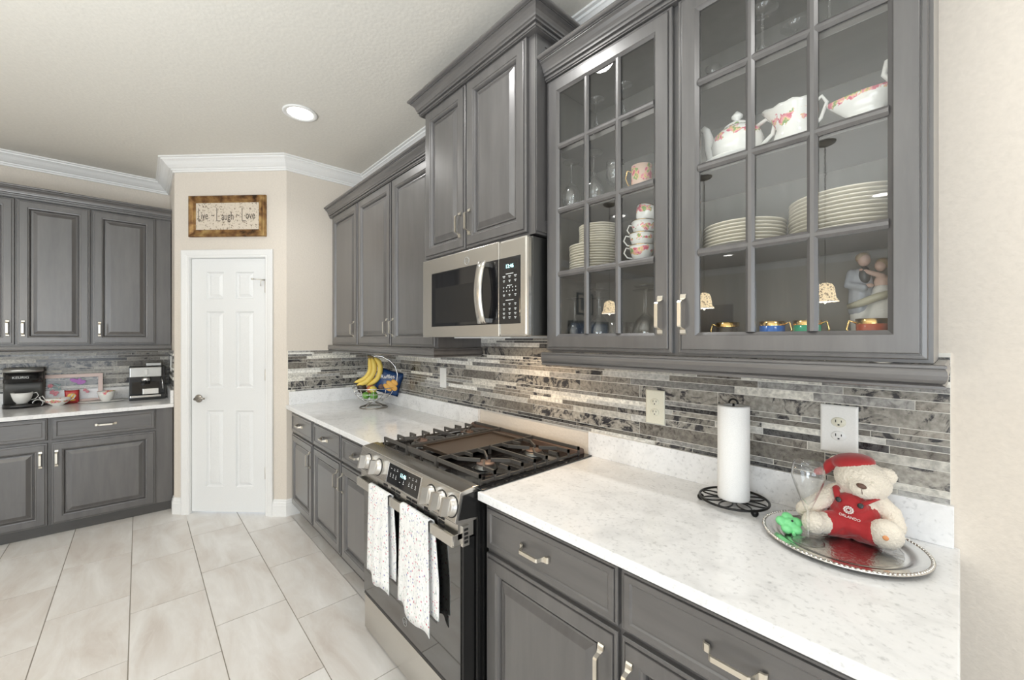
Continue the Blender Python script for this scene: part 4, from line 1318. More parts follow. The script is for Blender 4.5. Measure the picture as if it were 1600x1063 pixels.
def fused(name, mt, balls, parent, voxel=.004, smooth=6, tubes=(), fuzz=None):
    mb = MB()
    for b_ in balls:
        c, r = b_[0], b_[1]
        rot = b_[2] if len(b_) > 2 else None
        mb.ball(c, r, 20, 14, rot=rot)
    for pts, rs in tubes:
        mb.tube(pts, rs, 12)
        mb.ball(pts[0], rs[0], 12, 8); mb.ball(pts[-1], rs[-1], 12, 8)
    o = put(name, mb.mesh(name, mt), parent)
    m_ = o.modifiers.new('fuse', 'REMESH'); m_.mode = 'VOXEL'; m_.voxel_size = voxel; m_.use_smooth_shade = True
    s_ = o.modifiers.new('soften', 'SMOOTH'); s_.iterations = smooth; s_.factor = .6
    if fuzz:
        tx = bpy.data.textures.new('fuzz', 'CLOUDS'); tx.noise_scale = fuzz[0]; tx.noise_depth = 2
        d_ = o.modifiers.new('fuzz', 'DISPLACE'); d_.texture = tx; d_.strength = fuzz[1]; d_.mid_level = .5
    return o

B0 = Vector((-.19, 1.375, TZ + .008))
bear = thing('teddy_bear', 'cream teddy bear in a red Santa hat and red overalls sitting on the silver tray', 'teddy bear', B0)
def bl(x, y, z):
    return tuple(Vector((x, y, z)) - B0)
ry = Matrix.Rotation(rad(14), 3, 'Y')
body_o = fused('bear_body', 'fur', [
    (bl(-.188, 1.388, .945), (.052, .044, .058)),
    (bl(-.186, 1.380, .918), (.058, .050, .036)),
    (bl(-.172, 1.392, 1.030), (.060, .054, .050), ry),
    (bl(-.166, 1.352, 1.020), (.033, .026, .026), ry),
    (bl(-.126, 1.400, 1.048), (.022, .012, .021)),
    (bl(-.226, 1.405, 1.060), (.020, .012, .019)),
    (bl(-.121, 1.338, .922), (.034, .026, .036)),
    (bl(-.258, 1.300, .917), (.026, .022, .030)),
    ], bear, .0020, 14, fuzz=(.0045, .0042),
    tubes=[([bl(-.150, 1.398, .985), bl(-.118, 1.396, .955), bl(-.108, 1.375, .932)], [.024, .024, .022]),
           ([bl(-.226, 1.385, .985), bl(-.258, 1.362, .955), bl(-.286, 1.345, .930)], [.023, .022, .022]),
           ([bl(-.165, 1.365, .915), bl(-.135, 1.350, .918)], [.030, .028]),
           ([bl(-.210, 1.362, .915), bl(-.245, 1.318, .915)], [.030, .026])])
fused('overalls', 'velvet_red', [
    (bl(-.188, 1.384, .940), (.055, .049, .050)),
    (bl(-.186, 1.377, .917), (.062, .055, .033)),
    (bl(-.190, 1.362, .967), (.036, .029, .030)),
    ], bear, .0022, 12, fuzz=(.022, .006),
    tubes=[([bl(-.172, 1.366, .912), bl(-.150, 1.354, .915)], [.034, .034]),
           ([bl(-.206, 1.362, .912), bl(-.228, 1.338, .914)], [.034, .032])])
stp_ = MB()
sq_ = MB()
sq_.tube([bl(-.214, 1.346, .980), bl(-.222, 1.362, 1.000), bl(-.216, 1.392, 1.004)], .008, 8, flat=.5)
stp_.tube([bl(-.166, 1.342, .980), bl(-.148, 1.356, .992), bl(-.136, 1.388, .994)], .008, 8, flat=.5)
put('strap', stp_.mesh('strap', 'velvet_red'), bear); put('strap', sq_.mesh('strap', 'velvet_red'), bear)
for p in (bl(-.212, 1.3355, .981), bl(-.168, 1.3325, .978)):
    bb = MB().lathe([(.0001, 0), (.0062, 0), (.0065, .002), (.0055, .003), (.0001, .002)], 16, mat4=Matrix.Translation(p) @ Matrix.Rotation(rad(75), 4, 'X'))
    put('button', bb.mesh('button', 'button_black'), bear)
put('nose', MB().ball(bl(-.1655, 1.3265, 1.030), (.0105, .006, .0062), 14, 10, rot=ry).mesh('nose', 'nose_brown'), bear)
put('mouth', MB().tube([bl(-.165, 1.3268, 1.022), bl(-.164, 1.3275, 1.010)], .0009, 6).mesh('mouth', 'nose_brown'), bear)
for p in (bl(-.188, 1.341, 1.043), bl(-.146, 1.343, 1.040)):
    put('eye', MB().ball(p, (.0032, .002, .0022), 10, 6).mesh('eye', 'plate_cream'), bear)
hat = fused('santa_hat', 'velvet_red', [(bl(-.192, 1.402, 1.069), (.047, .045, .023), Matrix.Rotation(rad(-8), 3, 'Y'))], bear, .0035, 4,
            tubes=[([bl(-.215, 1.402, 1.068), bl(-.240, 1.402, 1.052), bl(-.252, 1.400, 1.034), bl(-.268, 1.396, 1.026)], [.018, .015, .012, .010])])
put('foot_patch', MB().ball(bl(-.1195, 1.3115, .922), (.006, .0022, .006), 12, 8).mesh('foot_patch', 'print_orange'), bear)
# firework emblem and lettering on the bib
emb = MB()
Em = Matrix.Translation(bl(-.191, 1.3290, .962)) @ Matrix.Rotation(rad(10), 4, 'X')
for k in range(12):
    a = 2 * PI * k / 12
    emb.ball((.0088 * math.cos(a), 0, .0088 * math.sin(a)), (.0023, .0008, .0023), 8, 6)
for k in range(8):
    a = 2 * PI * k / 8 + .2
    emb.ball((.0046 * math.cos(a), 0, .0046 * math.sin(a)), (.0017, .0008, .0017), 8, 6)
put('firework_print', emb.xform(Em).mesh('firework_print', 'print_white'), bear)
tm = text_mesh('ORLANDO', .0088, 'print_white', extrude=.0003)
put('lettering', tm, bear, bl(-.189, 1.3290, .944), (rad(-6), rad(8), rad(0)))

# ------------------------------------------------------------------ china and glass in the cabinet
Z0, Z1, Z2, Z3 = UZ0 + .0222, 1.6602, 1.9042, 2.1482
G = 'stemware stored upside down'
glass_thing('wine_glass', 'upside-down stemmed glass on the third shelf, leftmost behind the left glass door', 'glass', WINE, (-1.035, 1.262, Z2), True)
glass_thing('wine_glass', 'upside-down stemmed glass on the third shelf, second from the left behind the left glass door', 'glass', [(r * 1.05, z * 1.04) for r, z in WINE], (-.937, 1.275, Z2), True)
GOB = [(.0001, .002), (.028, 0), (.030, .003), (.010, .010), (.006, .02), (.011, .032), (.006, .044), (.010, .055), (.026, .066), (.034, .085), (.035, .12), (.033, .145), (.032, .145), (.033, .12), (.032, .086), (.0001, .06)]
glass_thing('goblet', 'thick cut-crystal goblet between the stemmed glasses and the rose mug', 'glass', GOB, (-.858, 1.30, Z2))
CHP = [(.0001, .002), (.028, 0), (.030, .002), (.006, .006), (.003, .02), (.003, .08), (.010, .09), (.022, .12), (.026, .16), (.025, .19), (.0242, .19), (.025, .16), (.021, .12), (.0001, .095)]
glass_thing('champagne_flute', 'tall glass on the top shelf behind the middle pane of the left door', 'glass', CHP, (-.965, 1.33, Z3), True)
glass_thing('champagne_flute', 'tall glass on the top shelf behind the right pane of the left door', 'glass', CHP, (-.842, 1.33, Z3), True)
BIG = [(r * 1.25, z * 1.12) for r, z in WINE]
for x_, y_, pr, where in [(-1.030, 1.275, WINE, 'nearest the left cabinet side'), (-.960, 1.35, WINE, 'behind the first pane division'), (-.905, 1.262, BIG, 'second from the left at the front'),
                          (-.735, 1.300, BIG, 'nearest the right stile of the left door'), (-.80, 1.40, BIG, 'at the back beside the tumblers')]:
    glass_thing('wine_glass', 'upside-down wine glass on the cabinet floor, ' + where, 'glass', pr, (x_, y_, Z0), True)
TUM = [(.0001, 0), (.026, 0), (.030, .09), (.0287, .09), (.025, .006), (.0001, .006)]
for x_, y_, where in [(-.835, 1.262, 'first in the front row'), (-.800, 1.330, 'second row left'), (-.670, 1.262, 'front row right'), (-.665, 1.345, 'second row right'), (-.860, 1.36, 'third row beside the wine glasses')]:
    glass_thing('tumbler', 'short clear tumbler behind the left glass door, ' + where, 'glass', TUM, (x_, y_, Z0))
glass_thing('votive_glass', 'small flared clear glass alone on the top shelf at the left of the right door', 'glass', [(.0001, 0), (.014, 0), (.016, .01), (.017, .05), (.023, .068), (.022, .068), (.016, .05), (.0001, .008)], (-.505, 1.285, Z3))
MAR = [(.0001, .002), (.036, 0), (.038, .002), (.008, .008), (.004, .02), (.0035, .09), (.006, .10), (.050, .165), (.049, .165), (.0001, .105)]
glass_thing('martini_glass', 'upside-down etched martini glass on the top shelf behind the middle pane', 'glass', MAR, (-.372, 1.285, Z3), True)
glass_thing('martini_glass', 'upside-down martini glass further back on the top shelf, right of the etched one', 'glass', MAR, (-.325, 1.42, Z3), True)
glass_thing('martini_glass', 'upside-down martini glass on the top shelf behind the right pane', 'glass', MAR, (-.225, 1.30, Z3), True)

PL = [(.0001, .002), (.62, .0), (.70, .0015), (.97, .0045), (1.0, .0055), (1.0, .0072), (.98, .0078), (.70, .0045), (.60, .003), (.0001, .003)]
def plate_stack(n_, r, x, y, z, dz, desc, group, mt='plate_cream'):
    pr = [(a * r, b_) for a, b_ in PL]
    me = MB().lathe(pr, 40).mesh('plate', mt)
    names = {0: 'bottom plate', n_ - 1: 'top plate'}
    ords = ['', 'second', 'third', 'fourth', 'fifth', 'sixth', 'seventh', 'eighth', 'ninth', 'tenth', 'eleventh', 'twelfth', 'thirteenth']
    for k in range(n_):
        nm = names.get(k) or (ords[k] + ' plate from the bottom')
        put('plate', me, None, (x + rnd.uniform(-.0012, .0012), y + rnd.uniform(-.0012, .0012), z + k * dz), (0, 0, rnd.uniform(0, 6)),
            label='cream plate, ' + nm + ' of ' + desc, category='plate', group=group)
plate_stack(7, .108, -.432, 1.318, Z1, .0098, 'the middle plate stack', 'dinner plates in the middle stack')
plate_stack(10, .128, -.195, 1.352, Z1, .0098, 'the tall right-hand plate stack', 'dinner plates in the right stack')
plate_stack(10, .098, -.966, 1.318, Z1, .0098, 'the stack behind the left glass door', 'side plates behind the left door')
plate_stack(8, .076, -.948, 1.322, Z1 + .102, .0088, 'the smaller stack on the side plates', 'saucers on the side plates')

def cup(label, x, y, z, r, h_, mt, hang, group=None, tilt=0, straight=False, gold=True, name='teacup', saucer=False):
    t_ = thing(name, label, 'cup', (x, y, z), 0, group, rot=(tilt, 0, hang))
    if straight:
        pr = [(.0001, .001), (r * .92, 0), (r * .98, .004), (r, h_), (r - .0018, h_), (r * .93, .006), (.0001, .005)]
    else:
        pr = [(.0001, .003), (r * .5, .0), (r * .52, .006), (r * .72, h_ * .25), (r * .88, h_ * .6), (r, h_), (r - .0018, h_), (r * .84, h_ * .6), (r * .6, h_ * .22), (.0001, .008)]
    put('bowl', MB().lathe(pr, 32).mesh('bowl', mt), t_)
    hm_ = MB()
    e = r * .95 if straight else r * .80
    hm_.tube([(e, 0, h_ * .85), (e + r * .45, 0, h_ * .95), (e + r * .62, 0, h_ * .65), (e + r * .35, 0, h_ * .35), (e - r * .08, 0, h_ * .28)], .0026, 8)
    put('handle', hm_.mesh('handle', 'gold' if straight else 'porcelain'), t_)
    if gold:
        put('gilt_rim', MB().lathe([(r + .0003, h_ - (.012 if straight else .0025)), (r + .0006, h_), (r - .002, h_ + .0002)], 32).mesh('gilt_rim', 'gold'), t_)
    return t_
cup('lowest rose-painted teacup of the stack behind the left glass door', -.742, 1.285, Z1, .043, .058, 'rose_cup', rad(200), 'stacked rose teacups')
cup('second rose-painted teacup in the stack behind the left glass door', -.742, 1.285, Z1 + .043, .043, .056, 'rose_cup', rad(205), 'stacked rose teacups')
cup('third rose-painted teacup in the stack behind the left glass door', -.738, 1.287, Z1 + .084, .042, .056, 'rose_cup', rad(188), 'stacked rose teacups', tilt=rad(4))
cup('topmost tipped rose-painted teacup of the stack', -.738, 1.288, Z1 + .135, .042, .054, 'rose_cup', rad(150), 'stacked rose teacups', tilt=rad(22))
cup('rose-gold floral mug on the third shelf behind the left glass door', -.742, 1.285, Z2, .036, .088, 'rose_mug', rad(195), None, straight=True, gold=False, name='mug')
for nm, x_, y_, mt, ha in [('clear and gold', -.455, 1.262, 'crystal', 180), ('blue', -.342, 1.262, 'cup_blue', -8), ('green', -.264, 1.262, 'cup_green', -8), ('copper red', -.138, 1.262, 'cup_red', 180)]:
    cup(nm + ' demitasse cup with gold rim on the cabinet floor behind the right door', x_, y_, Z0 + .010, .030, .066, mt, rad(ha), 'gold-rimmed demitasse cups', straight=True)
    put('saucer', MB().lathe([(.0001, .001), (.03, 0), (.052, .009), (.051, .011), (.03, .004), (.0001, .004)], 32).mesh('saucer', 'gold'), None, (x_, y_, Z0),
        label='gilt saucer under the ' + nm + ' demitasse cup', category='saucer', group='demitasse saucers')

# teapot
tpz = Z2
pl_ = put('saucer', MB().lathe([(.0001, .002), (.05, 0), (.095, .014), (.094, .016), (.05, .004), (.0001, .004)], 36).mesh('saucer', 'porcelain'), None, (-.445, 1.308, tpz), label='white china stand under the rose teapot', category='saucer')
tpt = thing('teapot', 'white china teapot painted with roses, spout pointing left', 'teapot', (-.445, 1.308, tpz + .006))
put('body', MB().lathe([(.0001, .002), (.038, 0), (.042, .006), (.052, .018), (.066, .042), (.069, .064), (.062, .086), (.046, .102), (.036, .108), (.0001, .108)], 40).mesh('body', 'rose_pot'), tpt)
put('lid', MB().lathe([(.037, .108), (.036, .113), (.026, .121), (.012, .126), (.006, .128), (.006, .132), (.014, .138), (.016, .144), (.011, .150), (.004, .158), (.0001, .160)], 32).mesh('lid', 'rose_pot'), tpt)
put('spout', MB().tube([(-.040, 0, .026), (-.066, 0, .042), (-.077, 0, .075), (-.082, 0, .108), (-.088, 0, .132), (-.098, 0, .144)], [.024, .021, .0165, .013, .011, .009], 14).mesh('spout', 'porcelain'), tpt)
put('handle', MB().tube([(.052, 0, .094), (.078, 0, .106), (.098, 0, .088), (.092, 0, .058), (.062, 0, .034)], [.006, .006, .0065, .006, .006], 10).mesh('handle', 'porcelain'), tpt)
# creamer
crm = thing('creamer', 'white china cream jug painted with roses in the middle of the third shelf', 'jug', (-.302, 1.300, tpz))
def jug_rings(prof, spout, n=36):
    rings = []
    for r, z in prof:
        k = max(0, (z - .06) / .06)
        ring = []
        for i in range(n):
            a = 2 * PI * i / n
            s_ = max(0, math.cos(a - PI)) ** 6 * spout * k
            ring.append(((r + s_) * math.cos(a), (r + s_ * .2) * math.sin(a), z + s_ * .35 + .002 * k * math.cos(9 * a)))
        rings.append(ring)
    return rings
put('body', MB().loft(jug_rings([(.0001, .002), (.040, 0), (.045, .010), (.048, .025), (.043, .045), (.037, .062), (.038, .085), (.045, .108), (.047, .118), (.045, .118), (.036, .085), (.034, .062), (.0001, .05)], .030), True, False).mesh('body', 'rose_jug'), crm)
put('handle', MB().tube([(.042, 0, .105), (.062, 0, .118), (.072, 0, .098), (.060, 0, .062), (.038, 0, .040)], .0045, 10).mesh('handle', 'porcelain'), crm)
# gravy boat
gb = thing('gravy_boat', 'white china gravy boat painted with roses at the right end of the third shelf', 'gravy boat', (-.150, 1.285, tpz), rad(0))
put('saucer', MB().lathe([(.0001, .002), (.05, 0), (.085, .010), (.084, .012), (.05, .004), (.0001, .004)], 36, sy=.7).mesh('saucer', 'porcelain'), gb)
rings = []
for r, z in [(.0001, .008), (.026, .006), (.030, .014), (.024, .022), (.040, .040), (.052, .062), (.056, .076), (.054, .076), (.048, .060), (.0001, .035)]:
    ring = []
    for i in range(36):
        a = 2 * PI * i / 36
        s_ = max(0, math.cos(a - PI)) ** 5
        k = max(0, (z - .03) / .046)
        ring.append((r * 1.05 * math.cos(a) - s_ * .022 * k, r * .62 * math.sin(a), z + s_ * .004 * k + max(0, math.cos(a)) ** 4 * .014 * k))
    rings.append(ring)
put('body', MB().loft(rings, True, False).mesh('body', 'rose_jug'), gb)
put('handle', MB().tube([(.046, 0, .084), (.030, 0, .108), (.036, 0, .136), (.056, 0, .142), (.072, 0, .118), (.066, 0, .080), (.046, 0, .052)], [.006, .006, .007, .007, .006, .006, .005], 10).mesh('handle', 'porcelain'), gb)

# dancing couple figurine
fg = thing('figurine', 'tall porcelain figurine of an embracing couple behind the copper red cup', 'figurine', (-.150, 1.375, Z0))
fused('gown', 'porcelain', [((.018, 0, .10), (.036, .028, .04))], fg, .003, 3, tubes=[
    ([(.020, 0, .025), (.022, 0, .075), (.020, 0, .125), (.018, 0, .150)], [.058, .050, .030, .020]),
    ([(-.022, 0, .012), (-.022, 0, .10)], [.020, .024])])
fused('coat', 'coat_porcelain', [((-.024, .0, .170), (.026, .020, .042))], fg, .003, 3, tubes=[
    ([(-.040, -.006, .198), (-.046, -.016, .168), (-.014, -.024, .158)], [.012, .011, .009]),
    ([(-.024, 0, .105), (-.024, 0, .150)], [.026, .024])])
fused('bodice', 'skin_porcelain', [((.018, -.002, .170), (.016, .014, .022)), ((-.004, -.018, .163), (.010, .007, .006))], fg, .003, 2, tubes=[
    ([(.020, -.012, .185), (-.004, -.020, .196), (-.020, -.016, .205)], [.007, .006, .005])])
put('vest', MB().ball((-.014, -.012, .190), (.012, .012, .024), 14, 10).mesh('vest', 'vest_dark'), fg)
put('sash', MB().tube([(-.044, -.020, .112), (-.020, -.036, .118), (.014, -.038, .132), (.044, -.024, .142)], [.007, .009, .010, .008], 10).mesh('sash', 'sash_cream'), fg)
put('man_head', MB().ball((-.016, -.002, .231), (.0135, .014, .0165), 16, 12).mesh('man_head', 'skin_porcelain'), fg)
put('man_hair', MB().ball((-.019, .001, .2375), (.0155, .0150, .0140), 16, 12).mesh('man_hair', 'hair_porcelain'), fg)
put('woman_head', MB().ball((.016, -.004, .212), (.012, .012, .0145), 16, 12).mesh('woman_head', 'skin_porcelain'), fg)
put('woman_hair', MB().ball((.019, .000, .2175), (.0145, .0140, .0145), 16, 12).mesh('woman_hair', 'hair_porcelain'), fg)

# ------------------------------------------------------------------ fruit basket, bananas, snack bag
FB = Vector((-3.02, 1.325, ZC))
fb = thing('fruit_basket', 'chrome wire fruit basket with a banana hook in the corner', 'basket', FB)
UX, UY = .674, .739       # across the basket as it stands in the corner
wb = MB()
for r, z, t_ in [(.152, .152, .0036), (.136, .112, .0024), (.112, .078, .0024), (.07, .052, .0024)]:
    wb.tube(ring_pts(r, z, 40), t_, 6, loop=True)
for k in range(10):
    a = 2 * PI * k / 10 + .2
    wb.tube([(r * math.cos(a), r * math.sin(a), z) for r, z in [(.152, .152), (.138, .112), (.112, .076), (.07, .050), (.02, .040)]], .0019, 6)
put('bowl', wb.mesh('bowl', 'chrome'), fb)
bs = MB().tube(ring_pts(.100, .004, 36), .004, 8, loop=True)
for k in range(4):
    a = PI / 2 * k + .4
    bs.tube([(.1 * math.cos(a), .1 * math.sin(a), .005), (.05 * math.cos(a), .05 * math.sin(a), .028), (.015 * math.cos(a), .015 * math.sin(a), .040)], .003, 6)
put('base', bs.mesh('base', 'dark_nickel'), fb)
def pu(u, z, v=0):
    return (u * UX - v * UY * .9, u * UY + v * UX * .9, z)
hk = MB().tube([pu(.152, .150), pu(.176, .20), pu(.182, .25), pu(.165, .31), pu(.125, .355), pu(.07, .385), pu(.02, .392), pu(-.01, .382), pu(-.015, .368)], .004, 8)
put('banana_hook', hk.mesh('banana_hook', 'chrome'), fb)
bn = thing('banana_bunch', 'bunch of ripe bananas hanging from the basket hook', 'bananas', FB + Vector(pu(-.01, .372)))
def banana(pts):
    P0 = [Vector(pu(u, z, v)) - Vector(pu(-.01, .372)) for u, z, v in pts]
    # smooth the centre line
    out = []
    for i in range(len(P0) - 1):
        for k in range(4):
            t_ = k / 4
            a = P0[max(i - 1, 0)]; b_ = P0[i]; c = P0[i + 1]; d = P0[min(i + 2, len(P0) - 1)]
            out.append(.5 * ((2 * b_) + (c - a) * t_ + (2 * a - 5 * b_ + 4 * c - d) * t_ ** 2 + (3 * b_ - a - 3 * c + d) * t_ ** 3))
    out.append(P0[-1])
    n_ = len(out); rs = []
    for i in range(n_):
        t_ = i / (n_ - 1)
        rs.append(.007 + .0125 * min(1, t_ * 4.5) if t_ < .5 else .0195 * min(1, (1 - t_) * 5 + .22))
    o_ = put('banana', MB().tube(out, rs, 8).mesh('banana', 'banana'), bn)
    put('tip', MB().tube([out[-1], out[-1] + (out[-1] - out[-2]).normalized() * .008], .0045, 6).mesh('tip', 'banana_tip'), o_)
banana([(-.035, .375, 0), (-.028, .33, .01), (-.035, .27, .015), (-.075, .215, .01), (-.145, .190, 0)])
banana([(-.015, .378, 0), (.005, .335, -.01), (.004, .27, -.01), (-.045, .200, -.015), (-.120, .172, -.02)])
banana([(.0, .378, 0), (.04, .345, .0), (.05, .28, .0), (.02, .21, 0), (-.055, .165, .0)])
put('stem', MB().tube([Vector(pu(-.045, .392)) - Vector(pu(-.01, .372)), Vector(pu(-.005, .378)) - Vector(pu(-.01, .372)), Vector(pu(.01, .366)) - Vector(pu(-.01, .372))], [.007, .012, .012], 8).mesh('stem', 'banana_tip'), bn)
def fruit(name, label, u, z, v, r, mt, group=None):
    mb = MB().ball((0, 0, 0), r, 18, 12)
    o_ = put(name, mb.mesh(name, mt), None, FB + Vector(pu(u, z, v)), (rnd.uniform(-.3, .3), rnd.uniform(-.3, .3), rnd.uniform(0, 3)), label=label, category='fruit')
    return o_
fruit('avocado', 'dark ripe avocado at the left of the fruit basket', -.090, .145, 0, (.034, .034, .042), 'avocado')
fruit('peach', 'red peach in the fruit basket next to the dark avocado', -.030, .135, .03, .034, 'peach')
fruit('lemon', 'yellow lemon between the peach and the snack bag', .005, .14, -.03, (.030, .026, .026), 'lemon')
fruit('lime', 'green lime low in the fruit basket on the left', -.050, .092, -.03, (.036, .028, .028), 'lime')
fruit('lime', 'green lime low in the middle of the fruit basket', .012, .090, -.035, (.036, .030, .030), 'lime')
fruit('lime', 'green lime partly behind the front wires under the lemon', -.012, .088, .04, (.034, .028, .028), 'lime')
bagt = thing('snack_bag', 'blue bag of ridged potato chips leaning in the fruit basket', 'snack bag', FB + Vector(pu(.085, .105, .01)), 0, None, rot=(rad(-6), rad(16), math.atan2(UY, UX)))
def pillow(w_, h_, d_, nx=12, nz=12):
    mb = MB(); 
    for sgn in (-1, 1):
        vs = []
        for j in range(nz + 1):
            for i in range(nx + 1):
                u, v = i / nx, j / nz
                y = sgn * d_ * (math.sin(PI * u) ** .6) * (math.sin(PI * v) ** .45) + .002 * math.sin(9 * u + 5 * v)
                vs.append(((u - .5) * w_ * (1 - .06 * math.sin(PI * v)), y, v * h_ * (1 - .04 * math.sin(PI * u))))
        k = nx + 1
        mb.add(vs, [(j * k + i, j * k + i + 1, (j + 1) * k + i + 1, (j + 1) * k + i) for j in range(nz) for i in range(nx)], True)
    return mb
put('bag', pillow(.20, .185, .026).mesh('bag', 'bag_blue'), bagt)
chm = MB()
for (x_, z_, rx_, rz_) in [(.030, .075, .045, .022), (.050, .100, .030, .018), (.010, .050, .040, .018), (.060, .060, .026, .020)]:
    chm.ball((x_, -.0275, z_), (rx_, .004, rz_), 14, 8, rot=Matrix.Rotation(rad(25), 3, 'Y'))
put('chip_picture', chm.mesh('chip_picture', 'chip_orange'), bagt)
put('dip_picture', MB().ball((-.040, -.024, .040), (.020, .006, .022), 14, 8).mesh('dip_picture', 'nose_brown'), bagt)
put('lettering', text_mesh('Ruffles', .040, 'plastic_white'), bagt, (-.012, -.0300, .128), (0, rad(-16), 0))

# ------------------------------------------------------------------ coffee station on the left worktop
# espresso machine: local frame of run L, front towards +x of the room
em = run_thing('L', 'espresso_machine', 'black and steel espresso machine in the corner by the pantry', 'coffee machine', -.062, 4.70, ZC)
mb = MB().box(0, .235, .055, .195, .0, .285)
mb.box(0, .235, 0, .195, .0, .042)
put('body', mb.mesh('body', 'black_enamel'), em, bevel=.004)
put('head', MB().box(.004, .210, -.004, .06, .195, .280).mesh('head', 'coffee_silver'), em, bevel=.006)
put('water_tank', MB().box(.110, .210, .09, .18, .285, .312).mesh('water_tank', 'coffee_silver'), em, bevel=.003)
put('drip_tray', MB().box(.006, .205, -.006, .05, .022, .040).mesh('drip_tray', 'chrome'), em, bevel=.003)
put('splash_guard', MB().box(.020, .195, .050, .056, .050, .150).mesh('splash_guard', 'black_gloss'), em)
put('cup_shelf', MB().box(.085, .190, .015, .050, .044, .095).mesh('cup_shelf', 'steel'), em, bevel=.004)
ghd = MB().lathe([(.0001, 0), (.034, 0), (.034, .018), (.026, .034), (.0001, .034)], 24)
put('group_head', ghd.mesh('group_head', 'chrome'), em, (.108, .028, .160))
pf = MB().lathe([(.0001, 0), (.026, 0), (.028, .022), (.0001, .022)], 20)
pf.tube([(0, -.01, .012), (-.01, -.055, .008), (-.022, -.095, .004)], [.010, .010, .012], 8)
put('portafilter', pf.mesh('portafilter', 'black_matte'), em, (.108, .028, .136))
kb_ = MB().box(.100, .118, -.016, -.003, .215, .262)
put('knob', kb_.mesh('knob', 'plastic_white'), em, bevel=.003)
put('steam_wand', MB().tube([(.205, .01, .19), (.214, -.01, .15), (.216, -.014, .09)], .0045, 8).mesh('steam_wand', 'chrome'), em)
# single-serve coffee maker
km = run_thing('L', 'coffee_maker', 'dark single-serve coffee maker with a chrome lid at the left edge of the picture', 'coffee machine', -.755, 4.735, ZC)
kb2 = MB()
def rslab(x0, x1, y0, y1, z0, z1, r, mb, mi=0):
    pts = []
    for cx_, cy_, a0 in [(x1 - r, y1 - .01, 0), (x0 + r, y1 - .01, 90), (x0 + r, y0 + r, 180), (x1 - r, y0 + r, 270)]:
        rr2 = r if a0 >= 180 else .01
        cxx = cx_ if a0 >= 180 else (x1 - .01 if a0 == 0 else x0 + .01)
        for k in range(6):
            a = rad(a0 + 90 * k / 5)
            pts.append((cxx + rr2 * math.cos(a), cy_ + rr2 * math.sin(a)))
    mb.loft([[(x, y, z0) for x, y in pts], [(x, y, z1) for x, y in pts]], True, True, mi=mi)
rslab(0, .205, .10, .165, .0, .30, .02, kb2)
put('tower', kb2.mesh('tower', 'coffee_plastic'), km)
k3 = MB(); rslab(.0, .205, 0, .11, .0, .032, .08, k3)
put('drip_base', k3.mesh('drip_base', 'black_enamel'), km)
k4 = MB(); rslab(.004, .201, .0, .12, .190, .268, .085, k4)
put('brew_head', k4.mesh('brew_head', 'black_enamel'), km)
k5 = MB(); rslab(.002, .203, -.002, .12, .270, .298, .085, k5)
put('lid', k5.mesh('lid', 'coffee_silver'), km)
put('lettering', text_mesh('KEURIG', .024, 'text_grey'), km, (.102, -.0015, .232))
mg = cup('large white coffee mug on the coffee maker drip base', 0, 0, 0, .058, .082, 'porcelain', rad(90 + 0), None, gold=False, name='coffee_mug')
mg.location = at('L', -.655, 4.800, ZC + .0325)
mg.rotation_euler = (0, 0, rad(90))
# pink framed picture leaning on the splashback
pk = run_thing('L', 'picture_frame', 'pink framed clear print of a butterfly and flowers on the coffee counter', 'picture', -.600, 4.872, ZC)
pk.rotation_euler = (rad(-6), 0, rad(90))
put('frame', nested(.375, .235, [(0, .014), (0, .001), (.002, 0), (.026, 0), (.028, .002), (.028, .014)], fill=False, back=False).mesh('frame', 'pink_frame'), pk)
put('glass', MB().add(hrect(.323, .183, .026, .026, .006), [(0, 1, 2, 3)]).mesh('glass', 'picture_glass'), pk)
bf = MB()
for (x_, z_, a_, rx_, rz_) in [(.215, .180, 25, .035, .015), (.250, .165, -20, .028, .016), (.240, .186, 60, .014, .010)]:
    bf.ball((x_, .004, z_), (rx_, .0012, rz_), 12, 6, rot=Matrix.Rotation(rad(a_), 3, 'Y'))
put('butterfly', bf.mesh('butterfly', 'flower_purple'), pk)
ff = MB()
for (x_, z_, r) in [(.078, .148, .015), (.090, .096, .016), (.112, .092, .012), (.105, .075, .010), (.270, .10, .012), (.285, .085, .010)]:
    for k in range(5):
        a = 2 * PI * k / 5
        ff.ball((x_ + r * .6 * math.cos(a), .004, z_ + r * .6 * math.sin(a)), (r * .5, .0012, r * .5), 8, 5)
put('flowers', ff.mesh('flowers', 'flower_pink'), pk)
lf = MB()
for (x_, z_, a_) in [(.11, .158, 30), (.125, .150, -40), (.115, .125, 70), (.13, .118, 110), (.10, .13, 20)]:
    lf.ball((x_, .0045, z_), (.014, .001, .006), 8, 5, rot=Matrix.Rotation(rad(a_), 3, 'Y'))
put('leaves', lf.mesh('leaves', 'leaf_teal'), pk)
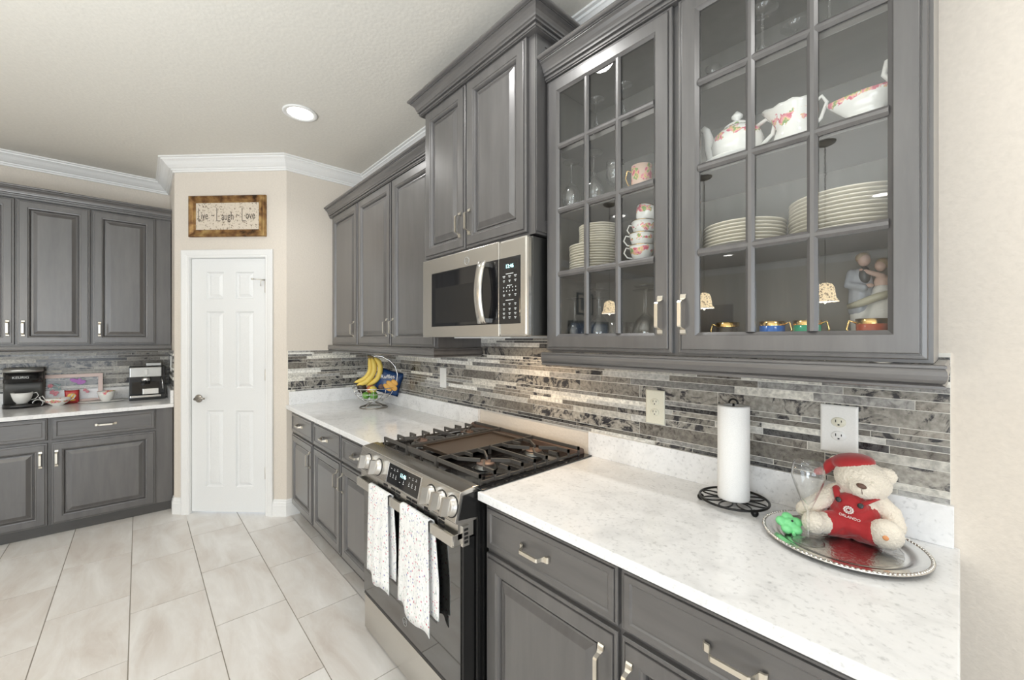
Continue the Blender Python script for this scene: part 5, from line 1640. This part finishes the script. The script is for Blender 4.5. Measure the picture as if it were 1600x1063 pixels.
# sugar bowl with two handles
sb = run_thing('L', 'sugar_bowl', 'white china sugar bowl with two handles and red flowers in front of the pink frame', 'bowl', -.470, 4.775, ZC)
put('bowl', MB().lathe([(.0001, .002), (.030, 0), (.034, .008), (.055, .022), (.068, .042), (.072, .058), (.070, .058), (.064, .042), (.05, .026), (.0001, .012)], 32).mesh('bowl', 'rose_cup'), sb)
for s_ in (-1, 1):
    put('handle', MB().tube([(s_ * .060, 0, .034), (s_ * .086, 0, .048), (s_ * .096, 0, .072), (s_ * .080, 0, .082), (s_ * .068, 0, .058)], .0042, 8).mesh('handle', 'porcelain'), sb)
# teacup on a long dish
sd = run_thing('L', 'saucer', 'wide shallow white dish under the pink-flowered teacup', 'dish', -.215, 4.785, ZC)
put('dish', MB().lathe([(.0001, .002), (.075, .0), (.150, .012), (.149, .0145), (.075, .004), (.0001, .004)], 40, sy=.55).mesh('dish', 'porcelain'), sd)
cc = cup('white teacup with pink flowers on the wide dish by the espresso machine', 0, 0, 0, .056, .082, 'rose_pot', 0, None, gold=False)
cc.location = at('L', -.200, 4.790, ZC + .006); cc.rotation_euler = (0, 0, rad(200))
# red snack packet
sp_ = run_thing('L', 'snack_packet', 'red and yellow foil packet standing behind the sugar bowl', 'packet', -.400, 4.845, ZC)
put('foil', pillow(.085, .110, .012, 8, 8).mesh('foil', 'packet_red'), sp_)
put('label_patch', MB().ball((0, -.0125, .062), (.026, .002, .022), 14, 6).ball((.0, -.0125, .028), (.022, .002, .008), 14, 6).mesh('label_patch', 'packet_yellow'), sp_)
# napkin ring and its dark strap
nr = run_thing('L', 'napkin_ring', 'small silver ring on a dark strap between the coffee maker and sugar bowl', 'ring', -.575, 4.800, ZC)
nm_ = MB()
for k in range(3):
    nm_.tube([(.026 * math.cos(2 * PI * j / 20), -.012 + .012 * k, .028 + .026 * math.sin(2 * PI * j / 20)) for j in range(20)], .0045, 8, loop=True)
put('ring', nm_.mesh('ring', 'coffee_silver'), nr)
put('strap', MB().tube([(-.11, .03, .006), (-.03, .02, .012), (.05, .03, .010), (.12, .04, .005)], [.006, .010, .010, .006], 8, flat=.5).mesh('strap', 'black_matte'), nr)
